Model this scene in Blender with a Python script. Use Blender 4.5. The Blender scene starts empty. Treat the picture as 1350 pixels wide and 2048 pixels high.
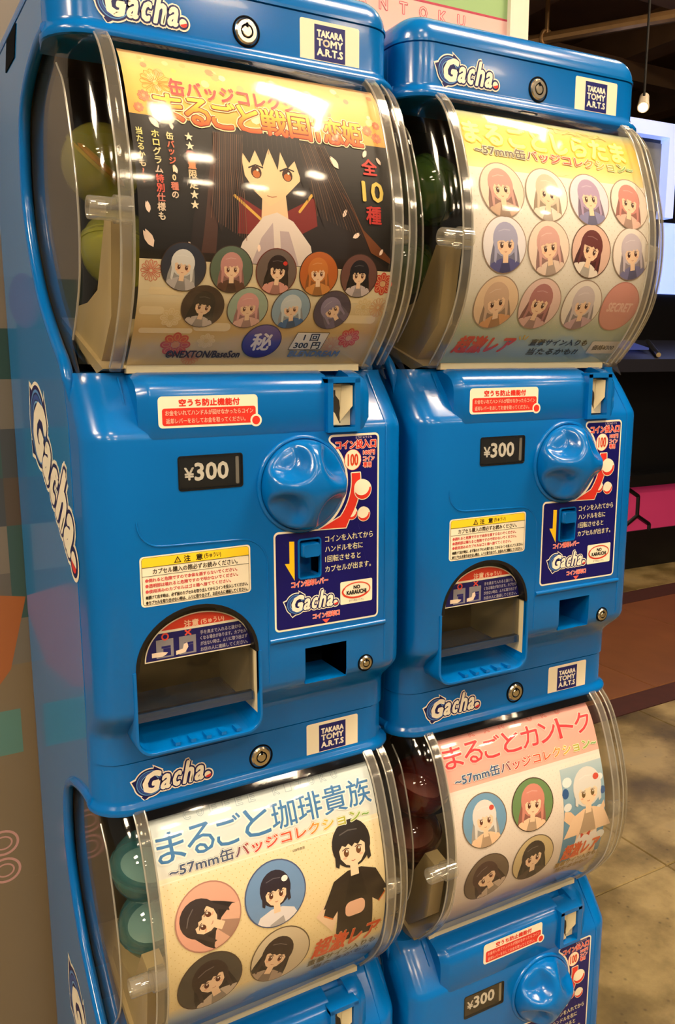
import bpy, bmesh, math, random
from mathutils import Vector, Matrix
from mathutils.geometry import tessellate_polygon

# ------------------------------------------------------------------ camera, world, exposure
sc = bpy.context.scene
COL = sc.collection
ZB = 0.80                      # front-panel datum above the floor
TIER = 0.62789                 # height of one dispenser tier
W_IMG, H_IMG, F_PX = 1350.0, 2048.0, 1682.26
cam_data = bpy.data.cameras.new('camera')
cam = bpy.data.objects.new('camera', cam_data)
COL.objects.link(cam)
sc.camera = cam
yaw, pitch, roll = 0.51553, -0.18385, -0.00216
fwd = Vector((math.sin(yaw)*math.cos(pitch), math.cos(yaw)*math.cos(pitch), math.sin(pitch)))
rgt = Vector((math.cos(yaw), -math.sin(yaw), 0))
upv = rgt.cross(fwd)
r2 = rgt*math.cos(roll) + upv*math.sin(roll)
u2 = -rgt*math.sin(roll) + upv*math.cos(roll)
cam.matrix_world = Matrix(((r2.x, u2.x, -fwd.x, -0.29925), (r2.y, u2.y, -fwd.y, -0.64947),
                           (r2.z, u2.z, -fwd.z, 0.29991+ZB), (0, 0, 0, 1)))
cam_data.sensor_fit = 'VERTICAL'
cam_data.sensor_height = 36.0
cam_data.lens = F_PX/H_IMG*36.0
cam_data.shift_x = -(676.08-675.0)/H_IMG
cam_data.clip_start = 0.02
sc.view_settings.view_transform = 'Standard'
sc.view_settings.look = 'None'
sc.view_settings.exposure = -0.22
sc.view_settings.gamma = 1.0
sc.view_settings.use_curve_mapping = False
world = bpy.data.worlds.new('arcade_ambient')
sc.world = world
world.use_nodes = True
wb = world.node_tree.nodes['Background']
wb.inputs[0].default_value = (1.0, 0.86, 0.70, 1)
wb.inputs[1].default_value = 0.26
sc.cycles.adaptive_threshold = 0.03; sc.cycles.max_bounces = 6; sc.cycles.diffuse_bounces = 3; sc.cycles.glossy_bounces = 3; sc.cycles.transparent_max_bounces = 16
sc.cycles.caustics_reflective = False; sc.cycles.caustics_refractive = False
LAMP = 100.0                   # emission strength of the ceiling lamps

# ------------------------------------------------------------------ helpers
def lin(c):
    if isinstance(c, str):
        c = tuple(int(c[i:i+2], 16)/255 for i in (0, 2, 4))
    return tuple((x/12.92 if x <= 0.04045 else ((x+0.055)/1.055)**2.4) for x in c)

MATS = {}
def mat(name, col='808080', rough=0.5, metal=0.0, emit=None, estr=0.0, noise=0.0, nscale=60.0, bump=0.0, spec=0.5, coat=0.0):
    m = bpy.data.materials.new(name); m.use_nodes = True
    nt = m.node_tree; b = nt.nodes['Principled BSDF']
    c = lin(col)
    b.inputs['Base Color'].default_value = (*c, 1)
    b.inputs['Roughness'].default_value = rough
    b.inputs['Metallic'].default_value = metal
    b.inputs['Specular IOR Level'].default_value = spec
    b.inputs['Coat Weight'].default_value = coat
    b.inputs['Coat Roughness'].default_value = 0.05
    if emit:
        b.inputs['Emission Color'].default_value = (*lin(emit), 1)
        b.inputs['Emission Strength'].default_value = estr
    if noise or bump:
        tc = nt.nodes.new('ShaderNodeTexCoord'); n = nt.nodes.new('ShaderNodeTexNoise')
        n.inputs['Scale'].default_value = nscale; n.inputs['Detail'].default_value = 4
        nt.links.new(tc.outputs['Object'], n.inputs['Vector'])
        if noise:
            mx = nt.nodes.new('ShaderNodeMix'); mx.data_type = 'RGBA'
            mx.inputs['A'].default_value = (*[max(0, x*(1-noise)) for x in c], 1)
            mx.inputs['B'].default_value = (*[min(1, x*(1+noise)) for x in c], 1)
            nt.links.new(n.outputs['Fac'], mx.inputs['Factor'])
            nt.links.new(mx.outputs['Result'], b.inputs['Base Color'])
        if bump:
            bp = nt.nodes.new('ShaderNodeBump'); bp.inputs['Strength'].default_value = bump
            bp.inputs['Distance'].default_value = 0.001
            nt.links.new(n.outputs['Fac'], bp.inputs['Height'])
            nt.links.new(bp.outputs['Normal'], b.inputs['Normal'])
    MATS[name] = m
    return m

def clear_mat(name, tint=(1, 1, 1), blend=0.25, rough=0.03, base=0.04, diffuse=0.0, dcol=(1, 1, 1)):
    """thin clear plastic: transparent sheet with a fresnel-weighted gloss and a little haze"""
    m = bpy.data.materials.new(name); m.use_nodes = True
    nt = m.node_tree; nt.nodes.clear()
    out = nt.nodes.new('ShaderNodeOutputMaterial')
    tr = nt.nodes.new('ShaderNodeBsdfTransparent'); tr.inputs[0].default_value = (*tint, 1)
    gl = nt.nodes.new('ShaderNodeBsdfGlossy'); gl.inputs['Roughness'].default_value = rough
    lw = nt.nodes.new('ShaderNodeLayerWeight'); lw.inputs['Blend'].default_value = 0.5
    pw = nt.nodes.new('ShaderNodeMath'); pw.operation = 'POWER'; pw.inputs[1].default_value = 5.0
    nt.links.new(lw.outputs['Facing'], pw.inputs[0])
    f0 = (blend*2/(2+blend*2))**2                       # the same from both sides of the thin sheet
    mp = nt.nodes.new('ShaderNodeMath'); mp.operation = 'MULTIPLY_ADD'; mp.use_clamp = True
    mp.inputs[1].default_value = 1.0-f0-base; mp.inputs[2].default_value = base+f0
    nt.links.new(pw.outputs[0], mp.inputs[0])
    mx = nt.nodes.new('ShaderNodeMixShader')
    nt.links.new(mp.outputs[0], mx.inputs[0])
    src = tr
    if diffuse:
        df = nt.nodes.new('ShaderNodeBsdfDiffuse'); df.inputs[0].default_value = (*dcol, 1)
        tl = nt.nodes.new('ShaderNodeBsdfTranslucent'); tl.inputs[0].default_value = (*dcol, 1)
        md = nt.nodes.new('ShaderNodeMixShader'); md.inputs[0].default_value = 0.5
        nt.links.new(df.outputs[0], md.inputs[1]); nt.links.new(tl.outputs[0], md.inputs[2])
        m2 = nt.nodes.new('ShaderNodeMixShader'); m2.inputs[0].default_value = diffuse
        nt.links.new(tr.outputs[0], m2.inputs[1]); nt.links.new(md.outputs[0], m2.inputs[2])
        src = m2
    nt.links.new(src.outputs[0], mx.inputs[1]); nt.links.new(gl.outputs[0], mx.inputs[2])
    nt.links.new(mx.outputs[0], out.inputs[0])
    MATS[name] = m
    return m

def print_mat(name, rough, spec=0.4):
    m = bpy.data.materials.new(name); m.use_nodes = True
    nt = m.node_tree; b = nt.nodes['Principled BSDF']
    a = nt.nodes.new('ShaderNodeAttribute'); a.attribute_name = 'ink'
    nt.links.new(a.outputs['Color'], b.inputs['Base Color'])
    b.inputs['Roughness'].default_value = rough; b.inputs['Specular IOR Level'].default_value = spec
    MATS[name] = m
    return m

mat('blue', '0061ae', 0.2, noise=0.06, nscale=9, spec=0.36, coat=0.1)
mat('blue_side', '1070b6', 0.14, noise=0.06, nscale=9, coat=0.3)
mat('blue_lid', '0064b0', 0.2, noise=0.06, nscale=9, spec=0.4, coat=0.1)
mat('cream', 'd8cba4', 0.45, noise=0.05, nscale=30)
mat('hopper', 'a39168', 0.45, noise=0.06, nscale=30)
mat('black', '0a0a0b', 0.4, noise=0.2)
mat('bin', '15130f', 0.6, noise=0.2)
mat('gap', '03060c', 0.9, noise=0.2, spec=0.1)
mat('steel', 'c9c2b2', 0.22, metal=1.0, noise=0.08, nscale=200)
mat('cavity', '2a241a', 0.6, noise=0.15, nscale=20)
mat('window_black', '121211', 0.25, noise=0.1)
mat('brass', 'b08a50', 0.3, metal=1.0, noise=0.1, nscale=120)
clear_mat('clear', (0.94, 0.935, 0.92), 0.23, 0.095, 0.015)
clear_mat('clear_band', (0.92, 0.91, 0.87), 0.28, 0.12, 0.06, 0.16, (0.9, 0.85, 0.74))
clear_mat('clear_side', (0.97, 0.965, 0.95), 0.22, 0.05, 0.01, 0.03, (0.7, 0.65, 0.58))
clear_mat('clear_rim', (0.95, 0.94, 0.90), 0.32, 0.10, 0.12, 0.38, (0.9, 0.86, 0.76))
clear_mat('clear_pin', (0.93, 0.92, 0.88), 0.30, 0.08, 0.06, 0.16, (0.9, 0.86, 0.76))
clear_mat('flap', (0.72, 0.70, 0.66), 0.22, 0.05, 0.02)
clear_mat('flap_bar', (0.25, 0.32, 0.45), 0.25, 0.1, 0.03, 0.35, (0.1, 0.2, 0.4))
print_mat('print_card', 0.5)
print_mat('print_sticker', 0.32)

class MB:
    def __init__(s): s.v = []; s.f = []; s.m = []; s.sm = []
    def add(s, vs, fs, mi=0, smooth=True):
        o = len(s.v); s.v += [tuple(v) for v in vs]
        for f in fs:
            s.f.append(tuple(i+o for i in f)); s.m.append(mi); s.sm.append(smooth)
    def box(s, a, b, mi=0):
        (x0, y0, z0), (x1, y1, z1) = a, b
        s.add([(x0,y0,z0),(x1,y0,z0),(x1,y1,z0),(x0,y1,z0),(x0,y0,z1),(x1,y0,z1),(x1,y1,z1),(x0,y1,z1)],
              [(0,3,2,1),(4,5,6,7),(0,1,5,4),(1,2,6,5),(2,3,7,6),(3,0,4,7)], mi, False)
    def loft(s, loops, mi=0, cap0=True, cap1=True, closed=True, smooth=True):
        n = len(loops[0]); vs = [p for l in loops for p in l]; fs = []
        for k in range(len(loops)-1):
            for i in range(n if closed else n-1):
                j = (i+1) % n
                fs.append((k*n+i, k*n+j, (k+1)*n+j, (k+1)*n+i))
        if cap0: fs.append(tuple(range(n-1, -1, -1)))
        if cap1: fs.append(tuple((len(loops)-1)*n+i for i in range(n)))
        s.add(vs, fs, mi, smooth)
    def tube(s, pts, r, mi=0, n=8, caps=True, sx=1.0):
        pts = [Vector(p) for p in pts]; loops = []
        ref = None
        for i, p in enumerate(pts):
            t = (pts[min(i+1, len(pts)-1)] - pts[max(i-1, 0)]).normalized()
            if ref is None:
                ref = Vector((1, 0, 0)) if abs(t.x) < 0.8 else Vector((0, 0, 1))
            a = (ref - t*ref.dot(t)).normalized(); b = t.cross(a); ref = a
            rr = r[i] if isinstance(r, (list, tuple)) else r
            loops.append([p + a*math.cos(2*math.pi*k/n)*rr*sx + b*math.sin(2*math.pi*k/n)*rr for k in range(n)])
        s.loft(loops, mi, caps, caps)
    def prism(s, poly, f0, f1, mi=0, smooth=False):
        """poly: 2D outline; f0/f1 map (a,b) to a 3D point at both ends (concave outlines are fine)"""
        n = len(poly)
        tris = tessellate_polygon([[Vector((a, b, 0)) for a, b in poly]])
        vs = [f0(a, b) for a, b in poly] + [f1(a, b) for a, b in poly]
        s.add(vs, [(i, (i+1) % n, n+(i+1) % n, n+i) for i in range(n)], mi, smooth)
        o = len(s.v) - 2*n
        for t in tris:
            s.f.append(tuple(o+i for i in t)); s.m.append(mi); s.sm.append(False)
            s.f.append(tuple(o+n+i for i in reversed(t))); s.m.append(mi); s.sm.append(False)
    def lathe(s, prof, c, axis='y', n=32, mi=0):
        """prof: (radius, depth); axis y points outwards along -y"""
        loops = []
        for r, d in prof:
            L = []
            for k in range(n):
                a = 2*math.pi*k/n
                if axis == 'y': L.append((c[0]+r*math.cos(a), c[1]-d, c[2]+r*math.sin(a)))
                elif axis == 'z': L.append((c[0]+r*math.cos(a), c[1]+r*math.sin(a), c[2]+d))
                else: L.append((c[0]+d, c[1]+r*math.cos(a), c[2]+r*math.sin(a)))
            loops.append(L)
        s.loft(loops, mi)
    def mesh(s, name, mats, angle=35, recalc=True):
        me = bpy.data.meshes.new(name)
        me.from_pydata(s.v, [], s.f)
        for m in mats: me.materials.append(MATS[m])
        for p, mi, sm in zip(me.polygons, s.m, s.sm): p.material_index = mi; p.use_smooth = sm
        if recalc:
            bm = bmesh.new(); bm.from_mesh(me)
            bmesh.ops.recalc_face_normals(bm, faces=bm.faces); bm.to_mesh(me); bm.free()
        me.set_sharp_from_angle(angle=math.radians(angle))
        me.update()
        return me

def link(name, me, parent=None, loc=(0, 0, 0), rz=0.0, label=None, cat=None, group=None, kind=None):
    o = bpy.data.objects.new(name, me); COL.objects.link(o)
    o.location = loc; o.rotation_euler = (0, 0, rz)
    if parent: o.parent = parent
    if label: o['label'] = label
    if cat: o['category'] = cat
    if group: o['group'] = group
    if kind: o['kind'] = kind
    return o

def boolean(me, cutters):
    """subtract closed cutter meshes from a closed mesh"""
    o = bpy.data.objects.new('tmp', me); COL.objects.link(o)
    tmp = []
    for c in cutters:
        co = bpy.data.objects.new('tmpc', c); COL.objects.link(co); tmp.append(co)
        md = o.modifiers.new('b', 'BOOLEAN'); md.operation = 'DIFFERENCE'; md.object = co; md.solver = 'EXACT'
    dg = bpy.context.evaluated_depsgraph_get()
    res = bpy.data.meshes.new_from_object(o.evaluated_get(dg))
    for t in tmp+[o]: bpy.data.objects.remove(t)
    return res

# ------------------------------------------------------------------ flat print: layered ink polygons
GLYPH = {}
def glyphs(s):
    if s in GLYPH: return GLYPH[s]
    c = bpy.data.curves.new('t', 'FONT'); c.body = s; c.resolution_u = 2
    o = bpy.data.objects.new('t', c)
    me = bpy.data.meshes.new_from_object(o)
    me.calc_loop_triangles()
    P = [(v.co.x, v.co.y) for v in me.vertices]
    T = [tuple(t.vertices) for t in me.loop_triangles]
    cnt = {}
    for t in T:
        for a, b in ((t[0], t[1]), (t[1], t[2]), (t[2], t[0])):
            k = (min(a, b), max(a, b)); cnt[k] = cnt.get(k, 0)+1
    E = [k for k, n in cnt.items() if n == 1]
    bpy.data.objects.remove(o); bpy.data.curves.remove(c); bpy.data.meshes.remove(me)
    xs = [p[0] for p in P]; ys = [p[1] for p in P]
    GLYPH[s] = (P, T, E, (min(xs), min(ys), max(xs), max(ys)))
    return GLYPH[s]

def ell(cx, cy, rx, ry=None, n=28, a0=0.0, a1=360.0, rot=0.0):
    ry = rx if ry is None else ry
    full = abs(a1-a0) >= 360
    k = n if full else n+1
    ca, sa = math.cos(math.radians(rot)), math.sin(math.radians(rot))
    out = []
    for i in range(k):
        a = math.radians(a0+(a1-a0)*i/n)
        x, y = rx*math.cos(a), ry*math.sin(a)
        out.append((cx+x*ca-y*sa, cy+x*sa+y*ca))
    return out

def rrect(x0, y0, x1, y1, r, n=5):
    p = []
    for cx, cy, a in ((x1-r, y1-r, 0), (x0+r, y1-r, 90), (x0+r, y0+r, 180), (x1-r, y0+r, 270)):
        p += ell(cx, cy, r, r, n, a, a+90)
    return p

def clip_poly(poly, a, b, c):
    """keep a*x+b*y<=c"""
    out = []; n = len(poly)
    for i in range(n):
        p, q = poly[i], poly[(i+1) % n]
        dp, dq = a*p[0]+b*p[1]-c, a*q[0]+b*q[1]-c
        if dp <= 0: out.append(p)
        if (dp < 0 < dq) or (dq < 0 < dp):
            t = dp/(dp-dq); out.append((p[0]+(q[0]-p[0])*t, p[1]+(q[1]-p[1])*t))
    return out

class Print:
    def __init__(s): s.faces = []; s.clip = None; s.n = 0      # (poly, layer, colour)
    def _face(s, poly, col, layer):
        if s.clip:
            for a, b, c in s.clip:
                poly = clip_poly(poly, a, b, c)
                if len(poly) < 3: return
        s.n += 1
        s.faces.append((poly, layer+(s.n % 23)*0.012, col))     # hair-thin offsets keep overlapping ink from shadowing itself
    def set_clip(s, convex):
        if convex is None: s.clip = None; return
        n = len(convex); s.clip = []
        for i in range(n):
            (x0, y0), (x1, y1) = convex[i], convex[(i+1) % n]
            a, b = (y1-y0), -(x1-x0)
            s.clip.append((a, b, a*x0+b*y0))
    def poly(s, pts, col, layer):
        if len(pts) == 3 or len(pts) == 4 and False:
            s._face(list(pts), col, layer); return
        for t in tessellate_polygon([[Vector((x, y, 0)) for x, y in pts]]):
            s._face([pts[i] for i in t], col, layer)
    def rect(s, x0, y0, x1, y1, col, layer):
        s._face([(x0, y0), (x1, y0), (x1, y1), (x0, y1)], col, layer)
    def seg(s, p, q, w, col, layer, cap=True):
        dx, dy = q[0]-p[0], q[1]-p[1]; L = math.hypot(dx, dy)
        if L < 1e-9: return
        nx, ny = -dy/L*w/2, dx/L*w/2
        s._face([(p[0]+nx, p[1]+ny), (p[0]-nx, p[1]-ny), (q[0]-nx, q[1]-ny), (q[0]+nx, q[1]+ny)], col, layer)
        if cap: s._face(ell(q[0], q[1], w/2, w/2, 6), col, layer)
    def line(s, pts, w, col, layer, closed=False):
        n = len(pts)
        for i in range(n if closed else n-1): s.seg(pts[i], pts[(i+1) % n], w, col, layer)
        if not closed: s._face(ell(pts[0][0], pts[0][1], w/2, w/2, 6), col, layer)
    def text(s, body, x0, y0, x1, y1, col, layer, bold=0.0, outline=None, shear=0.0, rot=0.0, glow=None):
        """fit the text's outline into the box; rot turns it about the box centre (degrees)"""
        P, T, E, (a, b, c, d) = glyphs(body)
        W, H = max(c-a, 1e-6), max(d-b, 1e-6)
        if x1 is None: x1 = x0 + W*(y1-y0)/H
        wx = (x1-x0) - abs(shear)*(y1-y0)
        cx, cy = (x0+x1)/2, (y0+y1)/2
        ca, sa = math.cos(math.radians(rot)), math.sin(math.radians(rot))
        Q = []
        for px, py in P:
            fy = (py-b)/H
            x = x0 + (px-a)/W*wx + fy*shear*(y1-y0); y = y0 + fy*(y1-y0)
            dx, dy = x-cx, y-cy
            Q.append((cx+dx*ca-dy*sa, cy+dx*sa+dy*ca))
        lay = layer
        for o in ([glow] if glow else []) + ([outline] if outline else []):
            for i, j in E: s.seg(Q[i], Q[j], o[1]*2, o[0], lay)
            lay += 1
        for t in T: s._face([Q[i] for i in t], col, lay)
        if bold:
            for i, j in E: s.seg(Q[i], Q[j], bold*2, col, lay, cap=False)
        return lay
    def mesh(s, name, mapf, matname, step=None, scale=0.001):
        V = []; F = []; C = []
        for poly, layer, col in s.faces:
            pieces = [poly]
            if step:
                ys = [p[1] for p in poly]; k0 = math.floor(min(ys)/step+1e-7); k1 = math.ceil(max(ys)/step-1e-7)
                if k1-k0 > 1:
                    pieces = []
                    rest = poly
                    for k in range(k0+1, k1):
                        lo = clip_poly(rest, 0, 1, k*step); rest = clip_poly(rest, 0, -1, -k*step)
                        if len(lo) >= 3: pieces.append(lo)
                        if len(rest) < 3: break
                    if len(rest) >= 3: pieces.append(rest)
            for pc in pieces:
                o = len(V)
                for (x, y) in pc:
                    V.append(mapf(x*scale, y*scale, layer))
                    C.extend((*((lin(col(x, y))) if callable(col) else lin(col)), 1.0))
                F.append(tuple(range(o, o+len(pc))))
        me = bpy.data.meshes.new(name); me.from_pydata(V, [], F)
        at = me.color_attributes.new('ink', 'FLOAT_COLOR', 'POINT'); at.data.foreach_set('color', C)
        me.materials.append(MATS[matname]); me.update()
        return me

LAY = 0.00012
def front_map(y0): return lambda u, w, l: (u, y0-(l+1)*LAY, w)
def side_map(x0): return lambda u, w, l: (x0-(l+1)*LAY, -u, w)
def mixc(a, b, t):
    t = max(0, min(1, t)); ha = [int(a[i:i+2], 16) for i in (0, 2, 4)]; hb = [int(b[i:i+2], 16) for i in (0, 2, 4)]
    return tuple((x+(y-x)*t)/255 for x, y in zip(ha, hb))
def vgrad(stops):
    """stops: [(y, hex)...] rising"""
    def f(x, y):
        if y <= stops[0][0]: return mixc(stops[0][1], stops[0][1], 0)
        for (y0, c0), (y1, c1) in zip(stops, stops[1:]):
            if y <= y1: return mixc(c0, c1, (y-y0)/(y1-y0))
        return mixc(stops[-1][1], stops[-1][1], 0)
    return f
def hgrad(stops):
    g = vgrad(stops)
    return lambda x, y: g(y, x)

# ------------------------------------------------------------------ geometry constants
XL, XR, YB = -0.152, 0.146, 0.330
OLDTOP = [(.030,.545),(.018,.535),(.004,.508),(-.009,.475)]
PROF = [(.037,.545),(.027,.536),(.0150,.525),(.004,.508),(-.009,.475),(-.0185,.441),(-.022,.412),(-.021,.382),(-.0135,.350),(.0,.325),(.016,.305),(.033,.287)]
DCURVE = [(.043,.540),(.083,.538),(.124,.527),(.156,.508),(.170,.478),(.174,.437),(.159,.392),(.129,.348),(.087,.313),(.031,.278)]
def spline(P, n=8):
    Q = [Vector((2*P[0][0]-P[1][0], 2*P[0][1]-P[1][1]))]+[Vector(p) for p in P]+[Vector((2*P[-1][0]-P[-2][0], 2*P[-1][1]-P[-2][1]))]
    out = []
    for i in range(1, len(Q)-2):
        a, b, c, d = Q[i-1:i+3]
        for k in range(n):
            t = k/n
            out.append(.5*((2*b)+(c-a)*t+(2*a-5*b+4*c-d)*t*t+(3*b-a-3*c+d)*t**3))
    out.append(Q[-2]); return out
def offset_curve(S, d):
    out = []
    for i, p in enumerate(S):
        t = (S[min(i+1, len(S)-1)]-S[max(i-1, 0)]).normalized()
        out.append(p + Vector((-t.y, t.x))*d)
    return out
DOME = spline(PROF, 8)
CARD = offset_curve(spline(PROF, 12), 0.005)
_o = offset_curve(spline(OLDTOP, 12), 0.005)
CARD_L = [sum((_o[i+1]-_o[i]).length for i in range(24))-sum((CARD[i+1]-CARD[i]).length for i in range(36))]
for i in range(1, len(CARD)): CARD_L.append(CARD_L[-1]+(CARD[i]-CARD[i-1]).length)
def card_point(v):
    v = max(0.0, min(v, CARD_L[-1]-1e-9)); lo, hi = 0, len(CARD_L)-1
    while hi-lo > 1:
        mid = (lo+hi)//2
        if CARD_L[mid] <= v: lo = mid
        else: hi = mid
    t = (v-CARD_L[lo])/(CARD_L[lo+1]-CARD_L[lo])
    p = CARD[lo].lerp(CARD[lo+1], t); d = (CARD[lo+1]-CARD[lo]).normalized()
    return p, Vector((d.y, -d.x))
STEP = 5.0
CARD_GRID = {}
def card_map(u, w, l):
    v = -w/0.001/STEP
    k = math.floor(v+1e-6); t = v-k
    for i in (k, k+1):
        if i not in CARD_GRID: CARD_GRID[i] = card_point(i*STEP*0.001)
    (p0, n0), (p1, n1) = CARD_GRID[k], CARD_GRID[k+1]
    p = p0.lerp(p1, t); n = n0.lerp(n1, t)
    q = p + n*((l+1)*LAY)
    return (u, q.x, q.y)

def plan(off, yf, r, z, yb=YB, n=7):
    xl, xr, yf, yb, r = XL-(off if off < 0 else .8*off), XR+(off if off < 0 else 1.9*off), yf-off, yb, r+off
    L = [(XL+.0015 if yb < .2 else xl, yb, z)]          # short shells tuck in behind the cabinet sides
    for k in range(n+1):
        a = math.pi + (math.pi/2)*k/n
        L.append((xl+r+r*math.cos(a), yf+r+r*math.sin(a), z))
    for k in range(n+1):
        a = 1.5*math.pi + (math.pi/2)*k/n
        L.append((xr-r+r*math.cos(a), yf+r+r*math.sin(a), z))
    L.append((XR-.0015 if yb < .2 else xr, yb, z))
    return L

# ------------------------------------------------------------------ room
mat('floor_stone', '8d8468', 0.34, noise=0.45, nscale=7, bump=0.25)
def stone_material():
    m = MATS['floor_stone']; nt = m.node_tree; b = nt.nodes['Principled BSDF']
    tc = nt.nodes.new('ShaderNodeNewGeometry')
    n1 = nt.nodes.new('ShaderNodeTexNoise'); n1.inputs['Scale'].default_value = 3.2; n1.inputs['Detail'].default_value = 8; n1.inputs['Roughness'].default_value = .62
    n2 = nt.nodes.new('ShaderNodeTexVoronoi'); n2.inputs['Scale'].default_value = 38
    nt.links.new(tc.outputs['Position'], n1.inputs['Vector']); nt.links.new(tc.outputs['Position'], n2.inputs['Vector'])
    r = nt.nodes.new('ShaderNodeValToRGB')
    for p, c in ((0.30, '3a3018'), (0.45, '6a5a34'), (0.58, '9a865a'), (0.75, '7c745e')):
        e = r.color_ramp.elements.new(p); e.color = (*lin(c), 1)
    r.color_ramp.elements.remove(r.color_ramp.elements[0]); r.color_ramp.elements.remove(r.color_ramp.elements[-1])
    nt.links.new(n1.outputs['Fac'], r.inputs['Fac'])
    r3 = nt.nodes.new('ShaderNodeValToRGB'); r3.color_ramp.elements[0].position = 0.02; r3.color_ramp.elements[0].color = (.45, .42, .38, 1)
    r3.color_ramp.elements[1].position = 0.16; r3.color_ramp.elements[1].color = (1, 1, 1, 1)
    nt.links.new(n2.outputs['Distance'], r3.inputs['Fac'])
    mx = nt.nodes.new('ShaderNodeMix'); mx.data_type = 'RGBA'; mx.blend_type = 'MULTIPLY'; mx.inputs['Factor'].default_value = 1
    nt.links.new(r.outputs['Color'], mx.inputs['A']); nt.links.new(r3.outputs['Color'], mx.inputs['B'])
    nt.links.new(mx.outputs['Result'], b.inputs['Base Color'])
stone_material()
mat('floor_far', '6e4628', 0.36, noise=0.35, nscale=9, bump=0.3)
mat('grout', '54482c', 0.8, noise=0.2)
mat('stripe', '3a130c', 0.75, noise=0.35, nscale=30)
mat('wall_brown', '5a4028', 0.7, noise=0.35, nscale=3)
mat('ceiling_brown', '7a5a3c', 0.7, noise=0.4, nscale=2)
mat('beam_brown', '8a6a48', 0.6, noise=0.3, nscale=5)
mat('pipe', 'b08a5c', 0.35, metal=0.7, noise=0.2, nscale=20)
mat('lamp_glow', 'fff2d8', 0.5, emit='ffe6c4', estr=LAMP)
mat('lamp_body', '1a1715', 0.5, noise=0.2)
mat('spot_white', 'd8c8b0', 0.4, noise=0.05)
mat('spot_glow', 'fff2d8', 0.5, emit='ffe4b8', estr=18.0)

b = MB(); b.box((-4, -6, -0.06), (8, 7, -0.006)); FLOOR = link('floor', b.mesh('floor', ['grout']), kind='structure')
# stone slabs in front of the first inlay strip and beyond it
bt = MB(); s = 0.2992
bt.loft([[(-s, -s, -0.006), (s, -s, -0.006), (s, s, -0.006), (-s, s, -0.006)], [(-s, -s, -0.002), (s, -s, -0.002), (s, s, -0.002), (-s, s, -0.002)],
         [(-s+.002, -s+.002, 0), (s-.002, -s+.002, 0), (s-.002, s-.002, 0), (-s+.002, s-.002, 0)]], smooth=False)
tile_me = bt.mesh('floor_slab', ['floor_stone'])
tile_far = tile_me.copy(); tile_far.materials.clear(); tile_far.materials.append(MATS['floor_far'])
for i in range(-3, 8):
    for j in range(-2, 4):
        link('floor_slab', tile_me, FLOOR, (0.25+0.6*i, 1.05-0.3-0.6*(3-j), 0))
for i in range(1, 9):
    for j in range(0, 1):
        o = link('floor_slab', tile_far, FLOOR, (0.45+0.6*i, 1.52, 0)); o.scale = (1, 1.216, 1)
    for j in range(0, 3):
        link('floor_slab', tile_far if j > 3 else tile_me, FLOOR, (0.15+0.6*i, 2.02+0.3+0.6*j, 0))
for q_, (y0, y1) in enumerate(((1.052, 1.152), (1.886, 2.016))):
    b = MB(); b.box((0.0, y0, -0.006), (7.0, y1, 0.0)); link('trim_%d' % (q_+1), b.mesh('inlay_strip', ['stripe']), kind='structure')
b = MB(); b.box((-4, 7, 0), (8, 7.1, 3.2)); link('wall_back', b.mesh('wall_back', ['wall_brown']), kind='structure')
b = MB(); b.box((8, -6, 0), (8.1, 7.1, 3.2)); link('wall_right', b.mesh('wall_right', ['wall_brown']), kind='structure')
b = MB(); b.box((-4, -6, 3.2), (8.1, 7.1, 3.3)); CEIL = link('ceiling', b.mesh('ceiling', ['ceiling_brown']), kind='structure')
bb = MB(); bb.box((-0.09, -5.5, -0.22), (0.09, 5.5, 0.0)); beam = bb.mesh('ceiling_beam', ['beam_brown'])
for i, x in enumerate((1.9, 3.1, 4.3, 5.5, 6.7)):
    link('ceiling_beam', beam, CEIL, (x, 1.5, 3.2), 0)
bb = MB(); bb.box((-4.0, -0.05, -0.12), (4.0, 0.05, 0.0)); beam2 = bb.mesh('ceiling_joist', ['beam_brown'])
for y in (2.6, 3.6, 4.6, 5.6): link('ceiling_joist', beam2, CEIL, (4.0, y, 2.985))

# conduit pipe under the ceiling, with brackets
b = MB(); A, B = Vector((2.0, 3.98, 0)), Vector((4.3, 0.3, 0))
b.tube([A+(B-A)*k/20 for k in range(21)], 0.028, 0, 10)
pipe = link('conduit_pipe', b.mesh('conduit_pipe', ['pipe']), None, (0.35, 0.0, 2.72), label='brassy conduit pipe running diagonally under the dark ceiling', cat='pipe')
for k in (0.28, 0.45, 0.62):
    p = A+(B-A)*k; b = MB()
    b.tube([(p.x, p.y, 0.02), (p.x, p.y, 0.33)], 0.012, 0, 8); b.lathe([(0.0, .32), (0.05, .32), (0.05, .34), (0, .34)], (p.x, p.y, 0), 'z', 14)
    b.tube([(p.x+0.04*math.cos(a), p.y, 0.04*math.sin(a)) for a in [2*math.pi*t/16 for t in range(17)]], 0.009, 0, 6)
    link('pipe_hanger', b.mesh('pipe_hanger', ['pipe']), pipe)

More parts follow.
